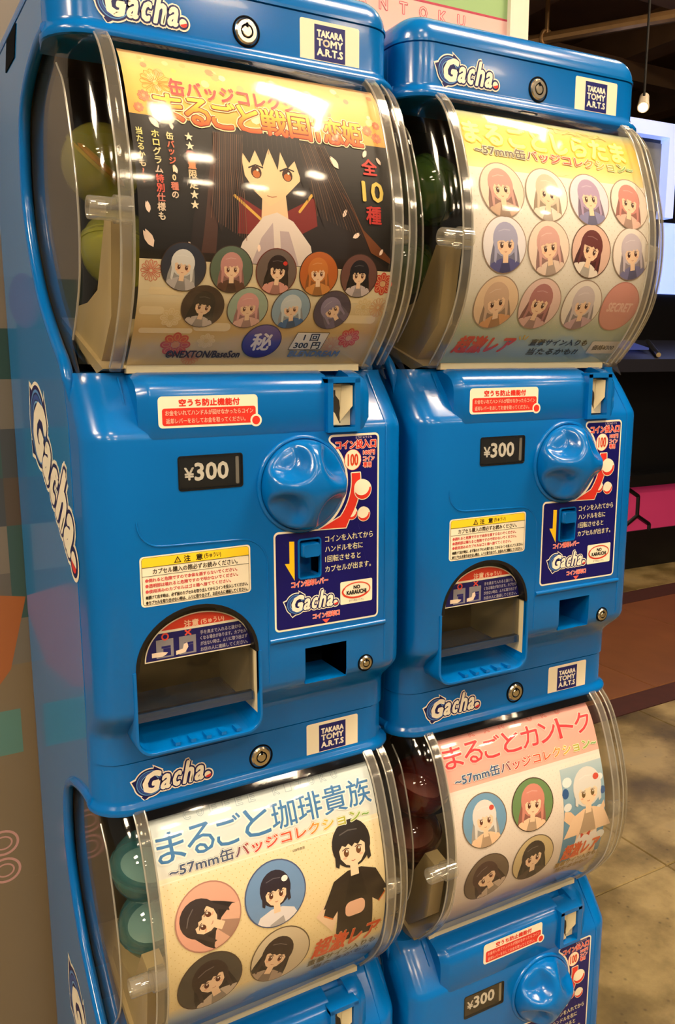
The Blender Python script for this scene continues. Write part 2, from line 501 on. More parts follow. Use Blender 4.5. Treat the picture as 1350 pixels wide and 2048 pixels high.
def spot(x, y, z, label, aim=(-0.6, -0.5, -0.6)):
    r = link('track_spotlight', None, None, (x, y, z), label=label, cat='spotlight')
    a = Vector(aim).normalized()
    b = MB(); b.tube([(0, 0, 0.02), (0, 0, 3.2-z)], 0.005, 0, 8); b.lathe([(0, 3.17-z), (.04, 3.17-z), (.04, 3.2-z), (0, 3.2-z)], (0, 0, 0), 'z', 14)
    link('stem', b.mesh('stem', ['lamp_body']), r)
    b = MB(); b.tube([-a*0.05, -a*0.047, a*0.0, a*0.047, a*0.05], [.015, .019, .021, .024, .023], 0, 16)
    h = link('lamp_can', b.mesh('lamp_can', ['spot_white']), r)
    b = MB(); b.tube([a*0.0501, a*0.052], [.018, .0175], 0, 16); link('lens', b.mesh('lens', ['spot_glow']), h)
spot(2.62, 1.95, 2.12, 'small white spotlight hanging below the ceiling right of the upper machine lid')

# unseen ceiling lamps above the aisle in front of the machines, some added to brighten them
def unseen_ceiling_lamp(x, y, w, h, label):
    r = link('unseen_ceiling_lamp', None, None, (x, y, 3.2), label=label, cat='lamp', group='unseen ceiling lamps over the aisle, some added')
    b = MB(); b.box((-w/2-.02, -h/2-.02, -.07), (w/2+.02, h/2+.02, 0)); link('housing', b.mesh('housing', ['lamp_body']), r)
    b = MB(); b.box((-w/2, -h/2, -.078), (w/2, h/2, -.0705)); link('diffuser', b.mesh('diffuser', ['lamp_glow']), r)
LAMPS = [(1.30, -0.64, .95, .40), (1.95, -0.95, .42, .20), (-0.35, -1.5, .24, .24), (0.05, -2.5, .42, .22), (2.4, -2.2, .42, .22),
         (-1.2, -2.6, .36, .22), (-2.3, -0.7, .8, .50), (-3.0, -2.0, .8, .5), (-1.5, -4.0, .6, .25), (0.0, -4.2, .6, .25), (1.5, -4.0, .6, .25), (3.0, -3.8, .6, .25), (2.2, 0.8, .25, .25), (3.4, 1.6, .25, .25)]  # unseen; large left pair and far front row added to brighten the machines
for i, (x, y, w, h) in enumerate(LAMPS):
    unseen_ceiling_lamp(x, y, w, h, 'rectangular warm ceiling lamp over the aisle, out of view, some lamps added to brighten the machines')

# ------------------------------------------------------------------ machine parts (meshes shared by every tier)
def draw_logo(P, ox, oy, w, rot=0.0, layer=0, shear=.22, aff=None, fat=1.0):
    """the round swirl wordmark; (ox,oy) lower-left of its unrotated box, w its width"""
    k = w/98.0; ca, sa = math.cos(math.radians(rot)), math.sin(math.radians(rot))
    Q = Print(); wh, nv = 'efe6d2', '0d1055'
    ring = ell(21, 20, 18.5, 17.6, 36)
    Q.poly(ell(21, 20, 20.0, 19.1, 36), wh, 0)
    for tri in ([(26, 38.5), (25, 42.5), (38, 34), (36, 28)], [(3, 29), (-3, 27), (2, 15), (8, 22)], [(9, 4), (14, -2.5), (22, 2), (16, 7)]):
        Q.poly(tri, wh, 0)
    Q.poly(ring, nv, 1)
    for tri in ([(26, 37), (27, 40), (36.5, 33), (33, 29)], [(4, 27), (-1, 25.5), (3, 17), (8, 22)], [(10, 4), (14, -.5), (20, 3), (16, 7)]):
        Q.poly(tri, nv, 1)
    for rr, c, ww in ((.86, '4f86c6', 1.3), (.72, '2b4f9c', 2.2), (.6, '6fa2d8', 1.0)):
        Q.line(ell(21, 20, 18.5*rr, 17.6*rr, 30, 20, 330), ww, c, 2)
    parts = [('G', 11, 8, 35, 33), ('a', 34, 8.5, 48.5, 26), ('c', 48.5, 8.5, 60.5, 26), ('h', 62.5, 8.5, 79, 36), ('a', 77, 8.5, 91, 26)]
    for g, x0, y0, x1, y1 in parts:
        G = glyphs(g); a, b_, c, d = G[3]
        pts = []
        for px, py in G[0]:
            fy = (py-b_)/(d-b_); pts.append((x0+(px-a)/(c-a)*(x1-x0-shear*(y1-y0))+fy*shear*(y1-y0), y0+fy*(y1-y0)))
        for i, j in G[2]:
            Q.seg(pts[i], pts[j], 9.0, wh, 0); Q.seg(pts[i], pts[j], 6.0, nv, 1); Q.seg(pts[i], pts[j], (2.2 if g != 'G' else 3.4)*fat, wh, 3)
        for t in G[1]:
            f = [pts[i] for i in t]; Q._face(f, wh, 0); Q._face(f, nv, 1); Q._face(f, wh, 3)
    Q.poly(ell(94, 12.5, 8.0), wh, 0); Q.poly(ell(94, 12.5, 6.3), nv, 1)
    Q.poly(ell(94, 12.5, 4.2), 'f0e4cc', 3); Q.poly(ell(94.4, 11.8, 4.0, 3.4, 20, 200, 380), 'd8322c', 4)
    for poly, l, c in Q.faces:
        if aff:
            (ax, ay), (bx_, by_) = aff; P.faces.append(([(ox+x*ax+y*bx_, oy+x*ay+y*by_) for x, y in poly], layer+l, c)); continue
        P.faces.append(([(ox+(x*k)*ca-(y*k)*sa, oy+(x*k)*sa+(y*k)*ca) for x, y in poly], layer+l, c))

ME = {}
# --- header band with flared lip
BAND_R = 0.030
lev = [(.5800, 0, .028), (.5460, 0, .028), (.5440, .0004, .028), (.5420, .0014, .028), (.5400, .0030, .028), (.5380, .0041, .028), (.5355, .0043, .028), (.5335, .0036, .028), (.5325, .0020, .028)]
b = MB(); b.loft([plan(o, y, BAND_R, z, .085) for z, o, y in lev]); ME['header'] = b.mesh('header_band', ['blue'])
# --- lid
b = MB(); R = .024; L = [plan(-.0015, .028, BAND_R, .5785), plan(-.0015, .028, BAND_R, .5805), plan(.0006, .028, BAND_R, .5812), plan(.0006, .028, BAND_R, .5835)]
for k in range(0, 9):
    a = math.pi/2*k/8; o = -R*(1-math.cos(a)); z = .5835+R*math.sin(a)
    L.append([(max(min(x, XR+o), XL-o), y, z) for x, y, z in plan(min(.0006, o), .028, BAND_R, z, YB+o)])
b.loft(L); ME['lid'] = b.mesh('lid', ['blue_lid'], 50)

# --- lock
def lock_mesh(name, cx, cz, y, r):
    b = MB()
    b.lathe([(r*1.22, -.004), (r*1.22, .0006), (r*1.08, .0008), (r*1.04, -.002)], (cx, y, cz), mi=1)
    b.lathe([(r, -.004), (r, .0010), (r*.86, .0022), (r*.56, .0022), (r*.54, .0012)], (cx, y, cz), mi=0)
    b.lathe([(r*.56, .0), (r*.56, .0013), (r*.44, .0013)], (cx, y, cz), mi=1)
    b.lathe([(r*.44, .0), (r*.44, .0021), (r*.38, .0026), (0, .0026)], (cx, y, cz), mi=0)
    for k in range(3):
        a = math.pi/2+2*math.pi*k/3*0
    b.box((cx-r*.09, y-.0030, cz+r*.28), (cx+r*.09, y-.0005, cz+r*.62), 1)
    return b.mesh(name, ['steel', 'gap'])
ME['lock'] = lock_mesh('lock', .0005, .5566, .028, .0098)
ME['panel_lock'] = lock_mesh('panel_lock', .0982, .0126, .0, .0068)

# --- maker sticker and wordmark on the header
P = Print()
P.poly(rrect(49, 543.6, 106.6, 576.5, 2), 'e6dcc2', 0)
P.rect(62.6, 545.9, 92.5, 573.5, '151a66', 1)
for s_, z0, z1 in (('TAKARA', 564.2, 569.3), ('TOMY', 557.0, 562.6), ('A.R.T.S', 549.6, 555.2)):
    P.text(s_, 65.2, z0, 90.0, z1, 'ece4d2', 2, bold=.35)
ME['maker'] = P.mesh('maker_sticker', front_map(.028), 'print_sticker')
P = Print(); draw_logo(P, -122.0, 544.0, 72.0); ME['logo'] = P.mesh('wordmark_sticker', front_map(.0275), 'print_sticker')

# --- front panel
def plan_p(yf, z): return plan(0, yf, .026, z, .12)
lev = [(-.047, .028), (-.024, .028), (-.019, .0265), (-.014, .022), (-.004, .0105), (.002, .004), (.006, .0012), (.011, .0), (.120, .0), (.234, .0), (.239, .0012), (.243, .0040), (.262, .018), (.276, .030), (.2815, .0345), (.2865, .0365)]
b = MB(); b.loft([plan_p(y, z) for z, y in lev]); panel = b.mesh('front_panel', ['blue'])
def arch_outline(cx=-.0668, hw=.0545, spring=.0445, top=.0945, bot=-.028, rb=.013, n=24, grow=0.0):
    hw += grow; top += grow; bot -= grow; rb += grow
    pts = [(cx+hw*math.cos(math.pi*k/n), spring+(top-spring)*math.sin(math.pi*k/n)) for k in range(n+1)]
    pts += [(cx-hw+rb+rb*math.cos(math.pi+math.pi/2*k/6), bot+rb+rb*math.sin(math.pi+math.pi/2*k/6)) for k in range(7)]
    pts += [(cx+hw-rb+rb*math.cos(1.5*math.pi+math.pi/2*k/6), bot+rb+rb*math.sin(1.5*math.pi+math.pi/2*k/6)) for k in range(7)]
    return pts
def cutter(poly, y0, y1):
    c = MB(); c.prism(poly, lambda x, z: (x, y0, z), lambda x, z: (x, y1, z)); return c.mesh('cut', ['blue'])
def rc(x0, z0, x1, z1): return [(x0, z0), (x1, z0), (x1, z1), (x0, z1)]
cuts = [cutter(arch_outline(), -.03, .10), cutter(rc(.0342, .0037, .0776, .0380), -.03, .055), cutter(rrect(-.0787, .1927, -.0240, .2194, .002), -.03, .010),
        cutter(rrect(.0285, .1042, .0500, .1396, .002), -.03, .018), cutter(rc(.0610, .2360, .0845, .2900), -.03, .020)]
panel = boolean(panel, cuts)
for p in panel.polygons: p.use_smooth = True
panel.set_sharp_from_angle(angle=math.radians(35))
# raised central block, ridge, rib and seam lines joined to the panel
b = MB()
def blk(x0, x1):
    pr = [(.0008, .2335), (-.0006, .2365), (-.0006, .2665), (.0006, .2725), (.004, .2785), (.010, .2830), (.022, .2868), (.060, .2868), (.060, .2335)]
    b.loft([[(x0-.010, y+.006, z-.002) for y, z in pr], [(x0-.003, y+.0015, z) for y, z in pr], [(x0, y, z) for y, z in pr], [(x1, y, z) for y, z in pr]], smooth=True)
blk(-.099, .0610); 
pr = [(.0008, .2335), (-.0006, .2365), (-.0006, .2665), (.0006, .2725), (.004, .2785), (.010, .2830), (.022, .2868), (.060, .2868), (.060, .2335)]
b.loft([[(.0845, y, z) for y, z in pr], [(.094, y, z) for y, z in pr], [(.097, y+.0015, z) for y, z in pr], [(.104, y+.006, z-.002) for y, z in pr]])
b.tube([(-.001, .0, .0502), (.1195, .0, .0502)], .0024, 0, 10)
seam = [(-.1155, .262), (-.1155, .168)] + [(-.0955+.02*math.cos(a), .168+.02*math.sin(a)) for a in [math.pi+math.pi/2*k/6 for k in range(1, 7)]]
seam += [(-.026+.024*math.cos(a), .122+.024*math.sin(a)) for a in [math.pi/2-math.pi/2*k/6 for k in range(7)]] + [(-.0015, .10), (-.0015, .012)]
def ysurf(z): return max(0.0, (z-.243)*.74+.004) if z > .2405 else 0.0
b.tube([(x, ysurf(z)+.0002, z) for x, z in [(-.1155, .283), (-.1155, .272)]+seam], .0009, 0, 6)
b.tube([(.1195, ysurf(z)+.0002, z) for z in (.283, .262, .243, .236, .1, .012)], .0009, 0, 6)
# coin slot surround
for x0, x1, z0, z1 in ((.0565, .0618, .2335, .2800), (.0840, .0893, .2335, .2800), (.0565, .0893, .2765, .2815), (.0618, .0840, .2335, .2375)):
    b.box((x0, -.0045, z0), (x1, .022, z1))
for x in (.050, .072): b.box((x-.005, .0135, -.0075), (x+.005, .016, -.0050))
extra = b.mesh('panel_extra', ['blue'], 40)
bm = bmesh.new(); bm.from_mesh(panel); bm.from_mesh(extra)
bm.to_mesh(panel); bm.free(); panel.materials.clear(); panel.materials.append(MATS['blue'])
ME['panel'] = panel

# --- chute: box, frame, flap
b = MB(); A_ = arch_outline(grow=-.0002); n = len(A_)
vs = [(x, .004 if z > -.012 else .004, z) for x, z in A_] + [(x, .095, max(z, -.012)) for x, z in A_]
for i in range(n):
    j = (i+1) % n; low = A_[i][1] < -.008 and A_[j][1] < -.008
    b.add([vs[i], vs[j], vs[n+j], vs[n+i]], [(0, 1, 2, 3)], 1 if low else 0)
bk = arch_outline(); t_ = tessellate_polygon([[Vector((x, z, 0)) for x, z in bk]])
b.add([(x, .0945, max(z, -.012)) for x, z in bk], [tuple(t) for t in t_], 2, False)
b.box((-.119, .080, .030), (-.0145, .0945, .034), 2)
ME['chute'] = b.mesh('chute_box', ['cream', 'blue', 'cavity'], 30, recalc=False)
b = MB()
o_, i_ = arch_outline(grow=.0034), arch_outline()
sel = [k for k in range(len(o_)) if i_[k][1] < .040]
U = [k for k in range(25, len(o_))] + [0] if False else [24]+list(range(25, len(o_)))+[0]
loops = []
for k in U:
    (xo, zo), (xi, zi) = o_[k], i_[k]
    loops.append([(xo, .030, zo), (xo, .0002, zo), (xo*.8+xi*.2, -.0012, zo*.8+zi*.2), (xo*.2+xi*.8, -.0012, zo*.2+zi*.8), (xi, .0002, zi), (xi, .030, zi)])
b.loft(loops, closed=True)
for x in (-.088, -.074, -.060, -.046, -.032): b.box((x-.0022, .001, -.0275), (x+.0022, .012, -.0245))
ME['frame'] = b.mesh('chute_frame', ['blue'], 40)
b = MB(); fl = [(x, z) for x, z in arch_outline(grow=-.0015) if z >= .02] + [(-.1195, .0), (-.0141, .0)]
b.prism(fl, lambda x, z: (x, .0100, z), lambda x, z: (x, .0112, z)); ME['flap'] = b.mesh('chute_flap', ['flap'])
b = MB(); b.box((-.1195, .0085, -.0035), (-.0141, .0150, .0040)); ME['flap_bar'] = b.mesh('flap_bar', ['flap_bar'])
b = MB()
o2, i2 = arch_outline(grow=.0004), arch_outline(grow=-.0026)
loops = []
for k in range(0, 25):
    (xo, zo), (xi, zi) = o2[k], i2[k]
    loops.append([(xo, .012, zo), (xo, -.0006, zo), (xi, -.0006, zi), (xi, .012, zi)])
b.loft(loops); ME['gasket'] = b.mesh('chute_gasket', ['black'], 40)

# --- coin return recess
b = MB()
x0, x1, z0, z1, d = .0342, .0776, .0037, .0380, .05
b.add([(x0, .0005, z0), (x1, .0005, z0), (x1, .0005, z1), (x0, .0005, z1), (x0, d, z0), (x1, d, z0), (x1, d, z1), (x0, d, z1)],
      [(0, 1, 5, 4), (1, 2, 6, 5), (3, 0, 4, 7)], 0, False)
b.add([(x0, d-.001, z0), (x1, d-.001, z0), (x1, d-.001, z1), (x0, d-.001, z1)], [(0, 1, 2, 3)], 1, False)
b.add([(x0, .0005, z1), (x1, .0005, z1), (x1, d, z1), (x0, d, z1)], [(0, 1, 2, 3)], 1, False)
ME['coin_return'] = b.mesh('coin_return', ['blue', 'gap'], recalc=False)

# --- price window
P = Print()
P.poly(rrect(-78.0, 193.3, -24.7, 218.8, 1.5), '12120f', 0)
P.text('¥', -73.6, 200.3, -65.6, 210.2, 'efece4', 1, bold=.3)
P.text('300', -64.6, 199.6, -35.6, 213.6, 'efece4', 1, bold=.55)
ME['price'] = P.mesh('price_plate', front_map(.0020), 'print_sticker')
b = MB()
o2, i2 = rrect(-.0797, .1917, -.0230, .2204, .0025), rrect(-.0786, .1928, -.0241, .2193, .0018)
b.loft([[(xo, .009, zo), (xo, -.0004, zo), (xi, -.0004, zi), (xi, .009, zi)] for (xo, zo), (xi, zi) in zip(o2+o2[:1], i2+i2[:1])], cap0=False, cap1=False)
b.prism(rrect(-.0290, .1945, -.0262, .2176, .001), lambda x, z: (x, .0015, z), lambda x, z: (x, .0008, z), 1)
ME['price_frame'] = b.mesh('price_window_frame', ['window_black', 'clear_rim'], 40)
b = MB(); b.prism(i2, lambda x, z: (x, .0000, z), lambda x, z: (x, .0005, z)); ME['price_glass'] = b.mesh('price_window_glass', ['clear'])

# --- dial
cx, cz = .0325, .1893
b = MB()
b.lathe([(.0432, -.004), (.0432, .0012), (.0420, .0022), (.0405, .0022), (.0400, .0008)], (cx, 0, cz), n=48)
NR, NA = 22, 72; loops = []
for i in range(NR+1):
    f = i/NR; r = .0395*math.sin(f*math.pi/2); L_ = []
    base = .004 + .030*math.cos(f*math.pi/2)**0.9
    for k in range(NA):
        a = 2*math.pi*k/NA
        sc_ = 0.0
        for q in range(4):
            aq = math.pi/4 + q*math.pi/2 - .08
            px, pz = .0350*math.cos(aq), .0350*math.sin(aq)
            d2 = (r*math.cos(a)-px)**2+(r*math.sin(a)-pz)**2
            sc_ += 1/(1+math.exp((math.sqrt(d2)-.0168)/.0018))
        h = .004+(base-.004)*(1-0.66*min(1, sc_)) if base > .004 else base
        L_.append((cx+r*math.cos(a), -h, cz+r*math.sin(a)))
    loops.append(L_)
loops.append([(cx+.0395*math.cos(2*math.pi*k/NA), .002, cz+.0395*math.sin(2*math.pi*k/NA)) for k in range(NA)])
b.loft(loops, cap0=True, cap1=False); ME['dial'] = b.mesh('dial', ['blue'], 60)

# --- coin slot insert
b = MB()
b.box((.0623, .004, .2387), (.0836, .0185, .2753))
# sloped guides and dark slot
b.prism([(.0745, .2740), (.0830, .2740), (.0830, .2560), (.0725, .2420)], lambda x, z: (x, .004, z), lambda x, z: (x, -.0015 if x > .078 else .0035, z))
b.prism([(.0628, .2530), (.0660, .2500), (.0712, .2400), (.0628, .2395)], lambda x, z: (x, .004, z), lambda x, z: (x, .0005, z))
b.prism([(.0667, .2700), (.0683, .2700), (.0684, .2655), (.0722, .2610), (.0730, .2540), (.0722, .2480), (.0735, .2410), (.0716, .2405), (.0706, .2445), (.0660, .2520), (.0655, .2580), (.0667, .2640)],
        lambda x, z: (x, .0042, z), lambda x, z: (x, .0036, z), 1)
ME['coin_slot'] = b.mesh('coin_slot', ['cream', 'cavity'])

# --- coin return lever in its well
b = MB()
b.add([(.0285, .0005, .1042), (.05, .0005, .1042), (.05, .0005, .1396), (.0285, .0005, .1396), (.0285, .0175, .1042), (.05, .0175, .1042), (.05, .0175, .1396), (.0285, .0175, .1396)],
      [(0, 1, 5, 4), (1, 2, 6, 5), (2, 3, 7, 6), (3, 0, 4, 7), (4, 5, 6, 7)], 0, False)
prl = rrect(.0305, .1235, .0480, .1362, .0025)
b.loft([[(x, .016, z) for x, z in prl], [(x, -.004, z) for x, z in prl], [(.0393+(x-.0393)*.9, -.0058, .1298+(z-.1298)*.88) for x, z in prl]])
b.loft([[(x, .0, z) for x, z in rrect(.0275, .1032, .0510, .1406, .003)], [(x, -.0014, z) for x, z in rrect(.0278, .1035, .0507, .1403, .003)],
        [(x, -.0014, z) for x, z in rrect(.0290, .1047, .0495, .1391, .002)], [(x, .002, z) for x, z in rrect(.0290, .1047, .0495, .1391, .002)]], cap0=False, cap1=False)
ME['lever'] = b.mesh('return_lever', ['blue'], 40, recalc=False)

# --- stickers on the panel
def arc(cx, cy, r, a0, a1, n=12): return [(cx+r*math.cos(math.radians(a0+(a1-a0)*k/n)), cy+r*math.sin(math.radians(a0+(a1-a0)*k/n))) for k in range(n+1)]
P = Print()
WH, NV, RD = 'ece3cb', '0d0a5e', 'd63428'
for rg_ in ([(-5, 40), (28.5, 40), (28.5, 240), (-5, 240)], [(50, 40), (120, 40), (120, 240), (50, 240)], [(28.5, 139.6), (50, 139.6), (50, 240), (28.5, 240)], [(28.5, 40), (50, 40), (50, 104.2), (28.5, 104.2)]):
    P.set_clip(rg_)      # the lever well stays open
    P.poly(arc(8.7, 62.2, 4.5, 180, 270, 5)+arc(107.6, 61.2, 4.5, 270, 360, 5)+arc(107.4, 226.6, 4.5, 0, 90, 5)+arc(63.2, 227.0, 4.0, 90, 215, 6)+arc(32.5, 189.3, 44.5, 46, -70, 18)+arc(8.7, 144.2, 4.5, 90, 180, 5), WH, 0)
    P.poly(arc(8.9, 62.4, 3.0, 180, 270, 5)+arc(107.4, 61.4, 3.0, 270, 360, 5)+arc(107.2, 226.2, 3.0, 0, 90, 5)+arc(63.6, 226.4, 2.6, 90, 205, 6)+arc(32.5, 189.3, 46.6, 44, -68, 18)+arc(8.9, 143.8, 3.0, 90, 180, 5), NV, 1)
P.set_clip(None)
P.text('コイン投入口', 66.5, 217.8, 108.2, 225.3, RD, 2, bold=.25, outline=('f0c8b8', .75))
P.text('とうにゅうぐち', 87, 226.4, 104, 228.6, 'f0d8cc', 2)
P.poly(ell(84.0, 207.6, 8.7, 9.2), 'f0dfc0', 2); P.line(ell(84.0, 207.6, 8.7, 9.2), .6, RD, 2, True)
P.text('100', 78.8, 202.2, 89.4, 212.9, 'c8401c', 3, bold=.35)
for s_, z0, z1, x1 in (('100円', 211.4, 215.6, 107.0), ('コイン', 206.0, 210.0, 106.6), ('専用', 200.0, 204.8, 103.4)):
    P.text(s_, 95.0, z0, x1, z1, RD, 2, bold=.15, outline=('f0d4c8', .55))
ao, ai = arc(32.5, 189.3, 59.5, 6, -36, 10), arc(32.5, 189.3, 50.5, -40, 7, 10)
arrow = ao+[(76.8, 146.2), (49.5, 147.2)]+ai
P.line(arrow, 1.9, WH, 2, True); P.poly(arrow, RD, 3)
for bx, bz, br in ((94.5, 179.6, 9.4), (83.0, 158.6, 6.2), (95.7, 156.8, 6.8)):
    lv = 4 if bx > 90 else 1.6
    P.poly(ell(bx, bz, br), WH, lv); P.poly(ell(bx, bz, br*.92, br*.92, 20, 195, 375), RD, lv+.5); P.poly(ell(bx-br*.12, bz+br*.26, br*.86, br*.80), WH, lv+1)
P.poly([(19.2, 139.2), (24.1, 138.8), (24.1, 103.2), (14.6, 119.5), (19.2, 119.2)], 'f2c61e', 2)
for s_, zc, x1 in (('コインを入れてから', 137.4, 105.6), ('ハンドルを右に', 128.2, 94.6), ('1回転させると', 119.0, 92.4), ('カプセルが出ます。', 109.6, 103.6)):
    P.text(s_, 55.2, zc-3.0, x1, zc+3.0, 'd9d2a8', 2, bold=.08)
P.text('コイン返却レバー', 21.0, 96.6, 57.8, 102.4, 'e8584c', 2, bold=.15, outline=('f0c8c0', .45))
draw_logo(P, 13.8, 70.4, 54.0, 0, 2)
P.poly(rrect(70.8, 73.6, 105.2, 95.2, 1.5), WH, 2)
P.line(ell(88.2, 86.0, 14.4, 7.0, 30, -30, 150), 1.2, 'd05038', 3); P.line(ell(87.4, 85.4, 14.2, 6.6, 30, 150, 330), 1.8, 'c83c28', 3)
P.text('NO', 85.0, 87.0, 91.6, 90.4, '1a1a1a', 4, bold=.25); P.text('KARAUCHI', 77.6, 82.2, 98.4, 86.0, '1a1a1a', 4, bold=.25)
P.text('空うち防止システム', 80.0, 75.2, 96.0, 77.4, '2a2420', 3)
P.text('コイン返却口', 42.2, 64.6, 69.8, 69.6, 'e8584c', 2, bold=.15, outline=('f0c8c0', .45))
P.poly([(51.8, 62.8), (59.8, 62.8), (55.8, 58.8)], 'e8584c', 2)
ME['coin_sticker'] = P.mesh('coin_sticker', front_map(.0), 'print_sticker')

P = Print()
P.poly(rrect(-94.4, 243.4, -8.6, 268.5, 3.5), WH, 0); P.poly(ell(-10.4, 247.0, 5.3), WH, 0)
P.poly(rrect(-91.2, 245.2, -10.6, 259.0, 2.2), RD, 1); P.poly(ell(-10.4, 247.0, 5.2), WH, 1.5)
P.poly(ell(-10.4, 247.0, 3.6), RD, 2)
P.text('空うち防止機能付', -77.0, 260.4, -25.0, 266.0, RD, 1, bold=.3)
P.text('お金をいれてハンドルが回せなかったらコイン', -88.6, 253.2, -13.0, 257.4, 'f3b6a0', 2, bold=.08)
P.text('返却レバーをおしてお金を取ってください。', -88.2, 246.8, -20.0, 251.0, 'f3b6a0', 2, bold=.08)
ME['refund_sticker'] = P.mesh('refund_sticker', front_map(-.0006), 'print_sticker')

P = Print()
P.poly(rrect(-114.6, 99.0, -18.0, 141.1, 3.2), WH, 0)
P.line(rrect(-113.0, 100.4, -19.6, 139.8, 2.4), .35, '3a3428', 1, True)
P.poly(rrect(-112.9, 131.9, -19.7, 139.7, 2.2)[:12]+[(-112.9, 132.0), (-19.7, 132.0)], 'f0cc2c', 1.5)
P.seg((-112.9, 132.0), (-19.7, 132.0), .4, '3a3428', 2); P.seg((-112.9, 124.6), (-19.7, 124.6), .4, '3a3428', 2)
P.poly([(-86.0, 133.2), (-79.6, 133.2), (-82.8, 138.8)], '2a2414', 2); P.poly([(-84.6, 134.0), (-81.0, 134.0), (-82.8, 137.2)], 'f0cc2c', 3); P.seg((-82.8, 136.4), (-82.8, 134.6), .5, '2a2414', 4)
P.text('注', -77.4, 133.2, -71.8, 138.4, '2a2414', 2, bold=.2); P.text('意', -66.8, 133.2, -61.2, 138.4, '2a2414', 2, bold=.2); P.text('(ちゅうい)', -59.6, 133.4, -45.0, 138.2, '2a2414', 2, bold=.1)
P.text('カプセル購入の際必ずお読みください。', -104.0, 125.8, -30.0, 130.4, '2a2414', 2, bold=.1)
for s_, z, x1, c in (('●倒れると危険ですので本体を揺すらないでください。', 121.0, -30.5, 'c85050'), ('●透明部は壊れると危険ですので叩かないでください。', 116.4, -30.0, 'c85050'),
                     ('●使用済みのカプセルはゴミ箱へ捨ててください。', 111.8, -36.5, 'c85050'), ('●続けて出す時は、必ず前のカプセルを取り出してからコインを投入してください。', 106.8, -21.0, '2a2414'), ('●カプセルを取り出せない時は、ムリに取り出さず、お店の人に連絡してください。', 102.4, -21.6, '2a2414')):
    P.text(s_, -110.6, z-1.5, x1, z+1.7, c, 2, bold=.12)
ME['warning_sticker'] = P.mesh('warning_sticker', front_map(.0), 'print_sticker')

P = Print()
def half(g): return [(x, z) for x, z in ell(-62.6, 47.4, 48.6-g, 38.0-g, 40, 0, 180)]
P.poly(half(0), WH, 0)
h_ = half(1.0); nav = [(x, z) for x, z in h_ if z < 71.6]; red_ = [(x, z) for x, z in h_ if z >= 71.6]
P.poly([(x, max(z, 48.4)) for x, z in nav], '1b1a5e', 1)
P.poly(red_, 'd4402c', 1.5); 
P.text('注意', -76.0, 73.2, -63.2, 79.6, 'f0c8a8', 2.5, bold=.25); P.text('(ちゅうい)', -61.0, 73.4, -40.0, 78.8, 'f0c8a8', 2.5, bold=.15)
for xx, hand in ((-93.0, 0), (-73.0, 1)):
    P.rect(xx-8.0, 50.0, xx+7.0, 66.0, '8a8890', 2); P.rect(xx-3.5, 58.2, xx+4.5, 60.2, '23236a', 3); P.rect(xx-2.0, 51.4, xx+4.5, 58.0, '23236a', 3)
    hx, hz = (xx-12, 53.5) if not hand else (xx-11, 52.2)
    P.poly([(hx, hz-2), (hx+9, hz-2.2), (hx+12, hz-1), (hx+14, hz+.8), (hx+9, hz+1.8), (hx, hz+2)] if not hand else [(hx, hz-1.6), (hx+8, hz-.6), (hx+11, hz+4), (hx+10, hz+8), (hx+7, hz+7), (hx+6, hz+3), (hx, hz+2)], 'ecd8c4', 4)
P.line(ell(-93.0, 68.2, 2.6), 1.3, 'e05040', 2.2, True)
P.seg((-75.5, 66.6), (-70.5, 71.0), 1.4, 'e05040', 2.2); P.seg((-75.5, 71.0), (-70.5, 66.6), 1.4, 'e05040', 2.2)
for s_, z, x1 in (('手を奥まで入れると抜けな', 66.8, -24.0), ('くなる場合があります。カプセル', 61.8, -19.6), ('が出ない時は、ムリに取り出さず', 56.8, -18.4), ('お店の人に連絡してください。', 51.6, -18.0)):
    P.text(s_, -62.0, z-1.8, x1, z+1.8, 'a8a4b0', 2.2, bold=.08)
ME['flap_sticker'] = P.mesh('flap_sticker', front_map(.0098), 'print_sticker')

P = Print(); draw_logo(P, -250.0, 224.0, 216.0, -34.8, fat=1.3)
ME['side_logo'] = P.mesh('side_wordmark_sticker', side_map(XL), 'print_sticker')

# --- dome cover
def dome_x():
    xs = []
    for x, o in ((-.1455, .0340), (-.1450, .0270), (-.1430, .0185), (-.1390, .0105), (-.1330, .0045), (-.1260, .0010), (-.1200, 0), (-.1160, 0), (-.1145, -.0012), (0, -.0012), (.1115, -.0012), (.1130, 0), (.1270, 0), (.1320, .0008), (.1360, .0030), (.1385, .0070), (.1395, .0120)):
        xs.append((x, o))
    return xs
b = MB(); b.loft([[(x, p.x, p.y) for p in offset_curve(DOME, o)] for x, o in dome_x()], cap0=False, cap1=False, closed=False)
ME['dome'] = b.mesh('dome_cover', ['clear'], 50, recalc=False)
DC = spline(DCURVE, 4)
for nm, x, s_ in (('dome_left', -.1455, -1), ('dome_right', .1395, 1)):
    b = MB(); fr = offset_curve(DOME, .0120 if s_ > 0 else .0340); poly = [(p.x, p.y) for p in fr] + [(p.x, p.y) for p in reversed(DC)]
    b.prism(poly, lambda y, z: (x, y, z), lambda y, z: (x-s_*.0016, y, z)); ME[nm] = b.mesh('dome_side', ['clear_side'])
b = MB()
for x, o, r in ((-.1135, -.0014, .0010), (-.1230, -.0004, .0009), (-.1452, .0310, .0009)):
    b.tube([(x, p.x, p.y) for p in offset_curve(DOME, o)[4:-2]], r, 0, 7)
def band(xa, xb, o):
    b.loft([[(x, p.x, p.y) for p in offset_curve(DOME, o+q)[3:-1]] for x, q in ((xa, .002), (xa+.0008, 0), (xb-.0008, 0), (xb, .002))], 1, False, False, False)
band(-.1230, -.1135, -.0026); ME['rim_l'] = b.mesh('dome_rim', ['clear_rim', 'clear_band'], 60)
b = MB()
